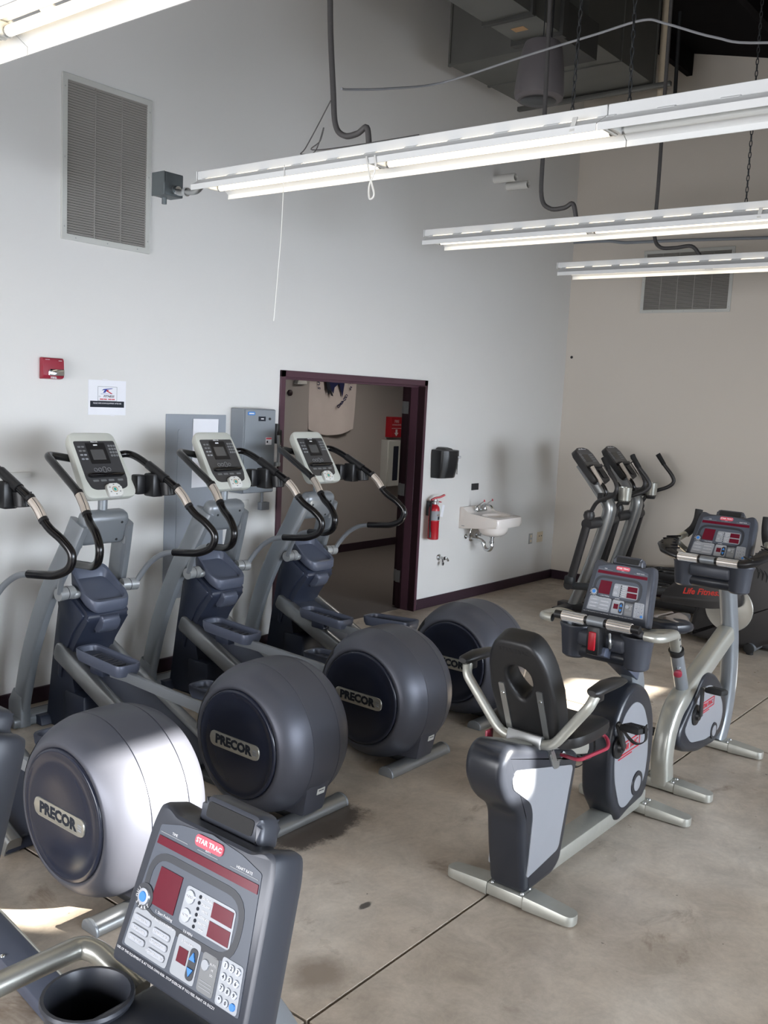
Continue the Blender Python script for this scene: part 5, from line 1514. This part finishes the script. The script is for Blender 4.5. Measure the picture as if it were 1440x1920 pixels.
# flat steel rail on the floor beside it
t = thing('steel_floor_rail', 'flat blue-grey steel rail on the floor at the lower left edge', 'rail', (1.668, -2.455, 0))
Rz = Matrix.Rotation(-0.128, 3, 'Z')
MB().box((-0.03, 0, 0.028), (0.115, 1.35, 0.05), bev=0.004, rot=Rz).build('rail_plate', 'slate', t)
MB().box(Rz @ Vector((0.031, 0, 0.030)), (0.008, 1.35, 0.054), bev=0.002, seg=1, rot=Rz).build('edge_trim', 'silver', t)
for yy in (-0.55, 0.05, 0.55):
    MB().lathe([(0, 0.010), (0.004, 0.009), (0.007, 0.004)], Rz @ Vector((-0.075, yy, 0.053)), (0, 0, 1), 10).build('bolt', 'chrome', t)


def make_upright(label):
    OX, y = 5.20, BY
    t = thing('upright_bike', label, 'exercise bike', (OX, y, 0))
    off = (-OX, -y, 0)
    def mb(): return MB(off)
    foot_bar(t, off, 4.80, y, 0.275, 'rear_foot')
    foot_bar(t, off, 5.64, y, 0.275, 'front_foot')
    path = spline([(4.80, y, 0.04), (4.775, y, 0.18), (4.80, y, 0.31), (4.88, y, 0.42), (5.00, y, 0.478), (5.17, y, 0.540), (5.40, y, 0.628), (5.62, y, 0.712)], 7)
    mb().tube(path, 0, 18, flat=(0.056, 0.050), ref=(-0.5, 0, 1)).build('frame_tube', 'silver', t, ang=60)
    path = spline([(5.64, y, 0.04), (5.715, y, 0.18), (5.745, y, 0.38), (5.715, y, 0.62), (5.64, y, 0.84), (5.56, y, 1.03), (5.49, y, 1.16)], 6)
    mb().tube(path, 0, 16, flat=(0.062, 0.042), ref=(1, 0, 0.2)).build('mast', 'frame_grey', t)
    mb().tube([(5.00, y, 0.47), (4.845, y, 0.745)], 0.036, 18).build('seat_tube', 'frame_grey', t)
    mb().tube([(4.850, y, 0.735), (4.838, y, 0.758)], 0.041, 18).build('seat_tube_collar', 'black', t)
    post = mb().tube([(4.843, y, 0.745), (4.775, y, 0.895)], 0, 12, flat=(0.022, 0.028), ref=(1, 0, 0.3)).build('seat_post', 'silver', t)
    for k in range(4):
        mb().lathe([(0, 0.007), (0.001, 0.006)], (4.825 - 0.018 * k, y - 0.0282, 0.785 + 0.038 * k), (0, -1, 0), 10).build('post_hole', 'rubber', post)
    mb().tube([(4.90, y, 0.67), (4.845, y - 0.02, 0.640)], 0.014, 10).build('pin_barrel', 'chrome', t)
    mb().lathe([(0, 0.010), (0.008, 0.022), (0.022, 0.022), (0.028, 0.014)], (4.842, y - 0.02, 0.638), (-0.85, -0.3, -0.35), 14).build('pin_knob', 'red_deep', t)
    # saddle
    m_ = mb(); rr = []
    for x, hw, zt, zb in ((4.54, 0.05, 0.955, 0.925), (4.56, 0.105, 0.968, 0.905), (4.62, 0.142, 0.975, 0.892), (4.69, 0.138, 0.965, 0.890), (4.76, 0.095, 0.955, 0.893), (4.83, 0.055, 0.952, 0.900), (4.90, 0.038, 0.948, 0.905), (4.945, 0.024, 0.942, 0.912)):
        ring = []
        for k in range(20):
            q = 2 * PI * k / 20
            c, s = math.cos(q), math.sin(q)
            zz = (zt + zb) / 2 + (zt - zb) / 2 * math.copysign(abs(s) ** 0.7, s)
            ring.append(Vector((x, y + hw * math.copysign(abs(c) ** 0.8, c), zz)))
        rr.append(ring)
    sd = m_.rings(rr).build('saddle', 'bike_black', t)
    for s in (-1, 1):
        pl = fillet([(4.575, y + s * 0.014), (4.80, y + s * 0.010), (4.765, y + s * 0.075), (4.69, y + s * 0.118), (4.61, y + s * 0.118), (4.575, y + s * 0.08)][::s], 0.02, 3)
        m_ = mb()
        def zt(px, py): return 0.972 - 0.05 * (abs(py - y) / 0.14) ** 3 - 0.06 * max(0, px - 4.62) 
        m_.rings([[Vector((px, py, zt(px, py) - 0.02)) for px, py in pl], [Vector((px, py, zt(px, py) + 0.004)) for px, py in pl], [Vector((4.68 + (px - 4.68) * 0.93, y + s * 0.06 + (py - y - s * 0.06) * 0.9, zt(px, py) + 0.009)) for px, py in pl]])
        m_.build('saddle_pad', 'taupe', sd)
    # shroud
    ol = fillet([(4.83, 0.25), (4.845, 0.33), (5.00, 0.455), (5.13, 0.565), (5.215, 0.575), (5.36, 0.525), (5.52, 0.40), (5.59, 0.27), (5.555, 0.15), (5.41, 0.105), (5.14, 0.12), (4.92, 0.18)], [0.04, 0.05, 0.05, 0.05, 0.05, 0.06, 0.07, 0.06, 0.05, 0.05, 0.06, 0.05], 4)
    pn = fillet([(4.90, 0.30), (4.93, 0.355), (5.04, 0.44), (5.15, 0.50), (5.26, 0.49), (5.40, 0.415), (5.49, 0.32), (5.495, 0.235), (5.44, 0.175), (5.23, 0.175), (5.00, 0.215)], 0.045, 4)
    shroud(t, off, y, 0.062, ol, pn, 'front_shroud', 0.026)
    for s in (-1, 1):
        mb().lathe([(0, 0.050), (0.006, 0.048), (0.006, 0.035)], (5.36, y + s * 0.064, 0.195), (0, s, 0), 24).build('access_ring', 'bike_black', t)
        mb().lathe([(0, 0.034), (0.007, 0.032)], (5.36, y + s * 0.064, 0.195), (0, s, 0), 20).build('access_cover', 'silver_panel', t)
        side_logo(t, off, 5.22, y + s * 0.0665, 0.385, s, k=1.35)
    crank_set(t, off, 5.04, y, 0.365, 0.068, 1.62, strap=False)
    tray_and_cups(t, off, 5.30, y, 1.165)
    mb().box((5.40, y, 1.10), (0.26, 0.30, 0.09), bev=0.03, seg=3).build('tray_base', 'bike_black', t)
    bike_console(t, off, (5.325, y, 1.185), (0.125, 0, 0.225), 1.10)
    grips(t, off, 5.195, y, 1.205)
    for s in (-1, 1):
        m_ = mb(); rr = []
        for k, (x, dy, z, r1, r2) in enumerate(((5.195, 0.172, 1.203, 0.024, 0.020), (5.205, 0.205, 1.210, 0.040, 0.024), (5.235, 0.245, 1.228, 0.058, 0.028), (5.285, 0.272, 1.250, 0.058, 0.028), (5.345, 0.272, 1.268, 0.042, 0.024), (5.375, 0.262, 1.276, 0.022, 0.018))):
            c = Vector((x, y + s * dy, z))
            tdir = Vector((0.6 if k > 1 else 0.1, s * (0.3 if k > 2 else 0.9), 0.25)).normalized()
            a = tdir.cross(Vector((0, 0, 1))).normalized(); b = a.cross(tdir)
            rr.append([c + a * r1 * math.cos(q) + b * r2 * math.sin(q) for q in [2 * PI * j / 16 for j in range(16)]])
        pd = m_.rings(rr).build('elbow_pad', 'black', t)
        for k in range(6):
            f = k / 5
            c = Vector((5.215 + 0.125 * f, y + s * (0.215 + 0.06 * math.sin(f * 2.2)), 1.240 + 0.052 * f))
            mb().tube([c + Vector((-0.028, s * 0.030, -0.002)), c + Vector((0.024, -s * 0.034, 0.004))], 0.0045, 8).build('pad_rib', 'black_gloss', pd)
        mb().tube(spline([(5.35, y + s * 0.262, 1.268), (5.43, y + s * 0.245, 1.290), (5.47, y + s * 0.225, 1.310)], 5), 0.019, 12).build('horn_tube', 'silver', t)
        mb().tube(spline([(5.455, y + s * 0.232, 1.300), (5.495, y + s * 0.210, 1.335), (5.520, y + s * 0.198, 1.385), (5.532, y + s * 0.196, 1.445)], 5), 0.0225, 14).build('horn_grip', 'rubber', t)
        mb().tube(spline([(5.36, y + s * 0.255, 1.268), (5.40, y + s * 0.235, 1.235), (5.42, y + s * 0.20, 1.205), (5.41, y + s * 0.14, 1.185)], 5), 0.017, 12).build('brace_tube', 'silver', t)
    return t


make_upright('upright bike with taupe saddle and elbow pads, right of the recumbent bike')

# ================================================================== ELLIPTICAL TRAINERS IN THE FAR CORNER
def make_far(label):
    OX, OY = 8.35, -1.6
    t = thing('cross_trainer', label, 'elliptical trainer', (OX, OY, 0), 'pair of cross trainers in the far corner')
    off = (-OX, -OY, 0)
    cx = OX
    def mb(): return MB(off)
    # silver column
    mb().tube(spline([(cx, -1.05, 0.06), (cx, -1.16, 0.35), (cx, -1.27, 0.70), (cx, -1.345, 1.00), (cx, -1.335, 1.10), (cx, -1.24, 1.22), (cx, -1.12, 1.36), (cx, -1.03, 1.46)], 6), 0, 16, flat=(0.055, 0.060), ref=(0, 1, 0.3)).build('column', 'rail', t)
    # console
    U = Vector((0, 0.235, 0.255)).normalized()
    C = frame((cx, -1.13, 1.455), (1, 0, 0), U)
    out = fillet([(-0.150, -0.200), (0.150, -0.200), (0.165, 0.02), (0.160, 0.165), (0.08, 0.205), (-0.08, 0.205), (-0.160, 0.165), (-0.165, 0.02)], [0.03, 0.03, 0.1, 0.03, 0.08, 0.08, 0.03, 0.1], 4)
    cons = mb().prism(out, -0.045, 0.012, C, bev=0.010).build('console', 'lf_black', t)
    mb().prism(fillet([(-0.135, -0.02), (0.135, -0.02), (0.14, 0.155), (0.06, 0.18), (-0.06, 0.18), (-0.14, 0.155)], 0.01, 2), 0.012, 0.0145, C).build('faceplate', 'overlay', cons)
    mb().prism(rrect(0.12, 0.09, 0.004, 1, -0.02, 0.075), 0.0145, 0.0155, C).build('display', 'black_gloss', cons)
    lettering('lettering', 'Life Fitness', C @ Matrix.Translation((0, 0.182, 0.0130)), 0.034, 'ink_white', cons, shear=0.3, bold=0.001, off=off)
    for i in range(4):
        for j in range(3):
            mb().prism(rrect(0.020, 0.012, 0.002, 1, 0.068 + 0.024 * j, 0.115 - 0.026 * i), 0.0145, 0.0160, C).build('number_key', 'key_grey', cons)
    for i in range(3):
        mb().ringprism(rrect(0.034, 0.022, 0.01, 3, -0.112, 0.12 - 0.035 * i), rrect(0.028, 0.016, 0.007, 3, -0.112, 0.12 - 0.035 * i), 0.0145, 0.0158, C).build('key_ring', 'ink_grey', cons)
    mb().prism(rrect(0.25, 0.03, 0.006, 2, 0, -0.035), 0.012, 0.045, C, bev=0.004).build('book_ledge', 'lf_black', cons)
    for s in (-1, 1):
        mb().prism(rrect(0.10, 0.10, 0.012, 2, s * 0.072, -0.12), 0.012, 0.024, C, bev=0.004).build('storage_bin', 'black', cons)
    # yoke with pivots
    mb().tube([(cx - 0.30, -1.27, 0.92), (cx + 0.30, -1.27, 0.92)], 0.052, 18).build('pivot_yoke', 'lf_black', t)
    mb().tube([(cx - 0.12, -1.30, 1.165), (cx + 0.13, -1.36, 1.165)], 0, 12, flat=(0.045, 0.03), ref=(0, 0, 1)).build('accessory_bar', 'lf_black', t)
    cup = mb().lathe([(0, 0.052), (0.005, 0.058), (0.135, 0.066), (0.135, 0.060), (0.02, 0.052)], (cx + 0.12, -1.44, 1.13), (0, 0, 1), 24, cap=False).build('cup_holder', 'silver', t)
    mb().lathe([(-0.03, 0.045), (0.012, 0.06), (0.013, 0.03)], (cx + 0.12, -1.44, 1.13), (0, 0, 1), 20).build('cup_base', 'lf_black', cup)
    for s in (-1, 1):
        hb = mb().lathe([(-0.05, 0.02), (-0.035, 0.045), (0.0, 0.055), (0.035, 0.045), (0.05, 0.02)], (cx + s * 0.255, -1.27, 1.0), (0, 0, 1), 18).build('pivot_boss', 'lf_black', t)
        # moving handlebar
        pts = [(cx + s * 0.26, -1.285, 1.03), (cx + s * 0.285, -1.36, 1.14), (cx + s * 0.34, -1.52, 1.215), (cx + s * 0.365, -1.575, 1.275), (cx + s * 0.355, -1.555, 1.345), (cx + s * 0.335, -1.47, 1.45), (cx + s * 0.315, -1.40, 1.555)]
        mb().tube(spline(pts, 5), 0.0195, 12).build('moving_handlebar', 'lf_black', t)
        mb().tube([pts[-2], pts[-1]], [0.022, 0.026], 12).build('hand_grip', 'rubber', t)
        # fixed bar with pulse grip
        pts = [(cx + s * 0.10, -1.30, 1.15), (cx + s * 0.15, -1.36, 1.17), (cx + s * 0.16, -1.37, 1.25), (cx + s * 0.15, -1.27, 1.36), (cx + s * 0.14, -1.20, 1.46)]
        fb = mb().tube(spline(pts, 5), 0.017, 12).build('fixed_bar', 'black_gloss', t)
        mb().tube([(cx + s * 0.155, -1.33, 1.295), (cx + s * 0.142, -1.205, 1.45)], 0.0195, 12).build('pulse_grip', 'grip', fb)
        # lower arm to the foot link
        la = mb().tube([(cx + s * 0.29, -1.27, 0.90), (cx + s * 0.29, -1.19, 0.55), (cx + s * 0.29, -1.145, 0.36)], 0, 12, flat=(0.040, 0.022), ref=(0, 1, 0)).build('lower_arm', 'lf_black', t)
        mb().lathe([(-0.03, 0.045), (0.03, 0.045)], (cx + s * 0.29, -1.135, 0.32), (1, 0, 0), 18).build('arm_joint', 'lf_black', la)
        mb().box((cx + s * 0.29, -1.14, 0.365), (0.075, 0.10, 0.09), bev=0.02).build('joint_cover', 'dark_steel', la)
        mb().tube([(cx + s * 0.27, -1.15, 0.31), (cx + s * 0.25, -1.75, 0.37), (cx + s * 0.24, -2.15, 0.42)], 0, 12, flat=(0.035, 0.025), ref=(0, 0, 1)).build('foot_link', 'dark_steel', t)
        # pedal
        pz, py = (0.40, -1.86) if s < 0 else (0.46, -2.0)
        o2 = rrect(0.16, 0.40, 0.06, 5, cx + s * 0.17, py); i2 = rrect(0.135, 0.37, 0.05, 5, cx + s * 0.17, py)
        pd = mb().ringprism(o2, i2, pz - 0.02, pz + 0.05, bev=0.006).build('pedal', 'black', t)
        mb().prism(i2, pz - 0.02, pz).build('pedal_floor', 'rubber', pd)
        # crank arm cover with lettering
        ac = fillet([(-2.06, 0.33), (-2.07, 0.42), (-2.22, 0.56), (-2.45, 0.60), (-2.75, 0.56), (-2.78, 0.40), (-2.50, 0.34)], [0.03, 0.04, 0.06, 0.1, 0.06, 0.06, 0.05], 4)
        acv = mb().prism(ac, cx + s * 0.315 - 0.03, cx + s * 0.315 + 0.03, F_YZ, bev=0.012).build('arm_cover', 'lf_black', t)
        F = frame((cx + s * 0.3465, -2.42, 0.475), (0, s, 0), (0, 0, 1))
        lettering('lettering', 'Life Fitness', F @ Matrix.Rotation(-s * 0.10, 4, 'Z'), 0.074, 'red_print', acv, shear=0.35, bold=0.0018, off=off)
        # disc on the housing
        mb().lathe([(0, 0.205), (0.008, 0.200), (0.010, 0.06), (0.016, 0.05)], (cx + s * 0.262, -2.64, 0.36), (s, 0, 0), 48).build('crank_disc', 'disc_grey', t)
    # rear drive housing
    ho = fillet([(-2.30, 0.05), (-2.33, 0.30), (-2.42, 0.44), (-2.60, 0.62), (-2.80, 0.80), (-3.00, 0.86), (-3.18, 0.74), (-3.26, 0.40), (-3.14, 0.14), (-2.96, 0.10), (-2.86, 0.03)], [0.03, 0.06, 0.08, 0.1, 0.1, 0.1, 0.14, 0.16, 0.08, 0.05, 0.05], 5)
    hs = mb().pillow(ho, cx - 0.262, cx + 0.262, 0.05, F_YZ).build('drive_housing', 'lf_black', t)
    for s in (-1, 1):
        for k in range(3):
            yy, zz = -2.86 - 0.035 * k, 0.70 - 0.012 * k
            mb().tube([(cx + s * 0.262, yy + 0.03, zz + 0.05), (cx + s * 0.263, yy, zz + 0.01), (cx + s * 0.262, yy + 0.005, zz - 0.045)], [0.004, 0.009, 0.004], 8).build('vent_slot', 'rubber', hs)
    # rear feet and base
    mb().box((cx, -2.0, 0.055), (0.12, 2.2, 0.07), bev=0.01).build('base_beam', 'lf_black', t)
    rf = mb().tube([(cx - 0.30, -2.85, 0.055), (cx + 0.30, -2.85, 0.055)], 0.042, 18).build('rear_foot', 'frame_grey', t)
    for s in (-1, 1):
        mb().lathe([(0, 0.045), (0.015, 0.043), (0.02, 0.03)], (cx + s * 0.30, -2.85, 0.055), (s, 0, 0), 18).build('foot_cap', 'rubber', rf)
        mb().lathe([(0, 0.03), (0.02, 0.03)], (cx + s * 0.27, -2.85, 0.0), (0, 0, 1), 14).build('levelling_pad', 'rubber', rf)
    mb().tube([(cx - 0.30, -1.02, 0.045), (cx + 0.30, -1.02, 0.045)], 0, 12, flat=(0.035, 0.05), ref=(0, 0, 1)).build('front_foot', 'lf_black', t)
    return t


fa = make_far('closer black cross trainer of the corner pair, red lettering on its arm')
dup(fa, (9.20, -1.50, 0), 'farther black cross trainer of the corner pair, against the beige wall')
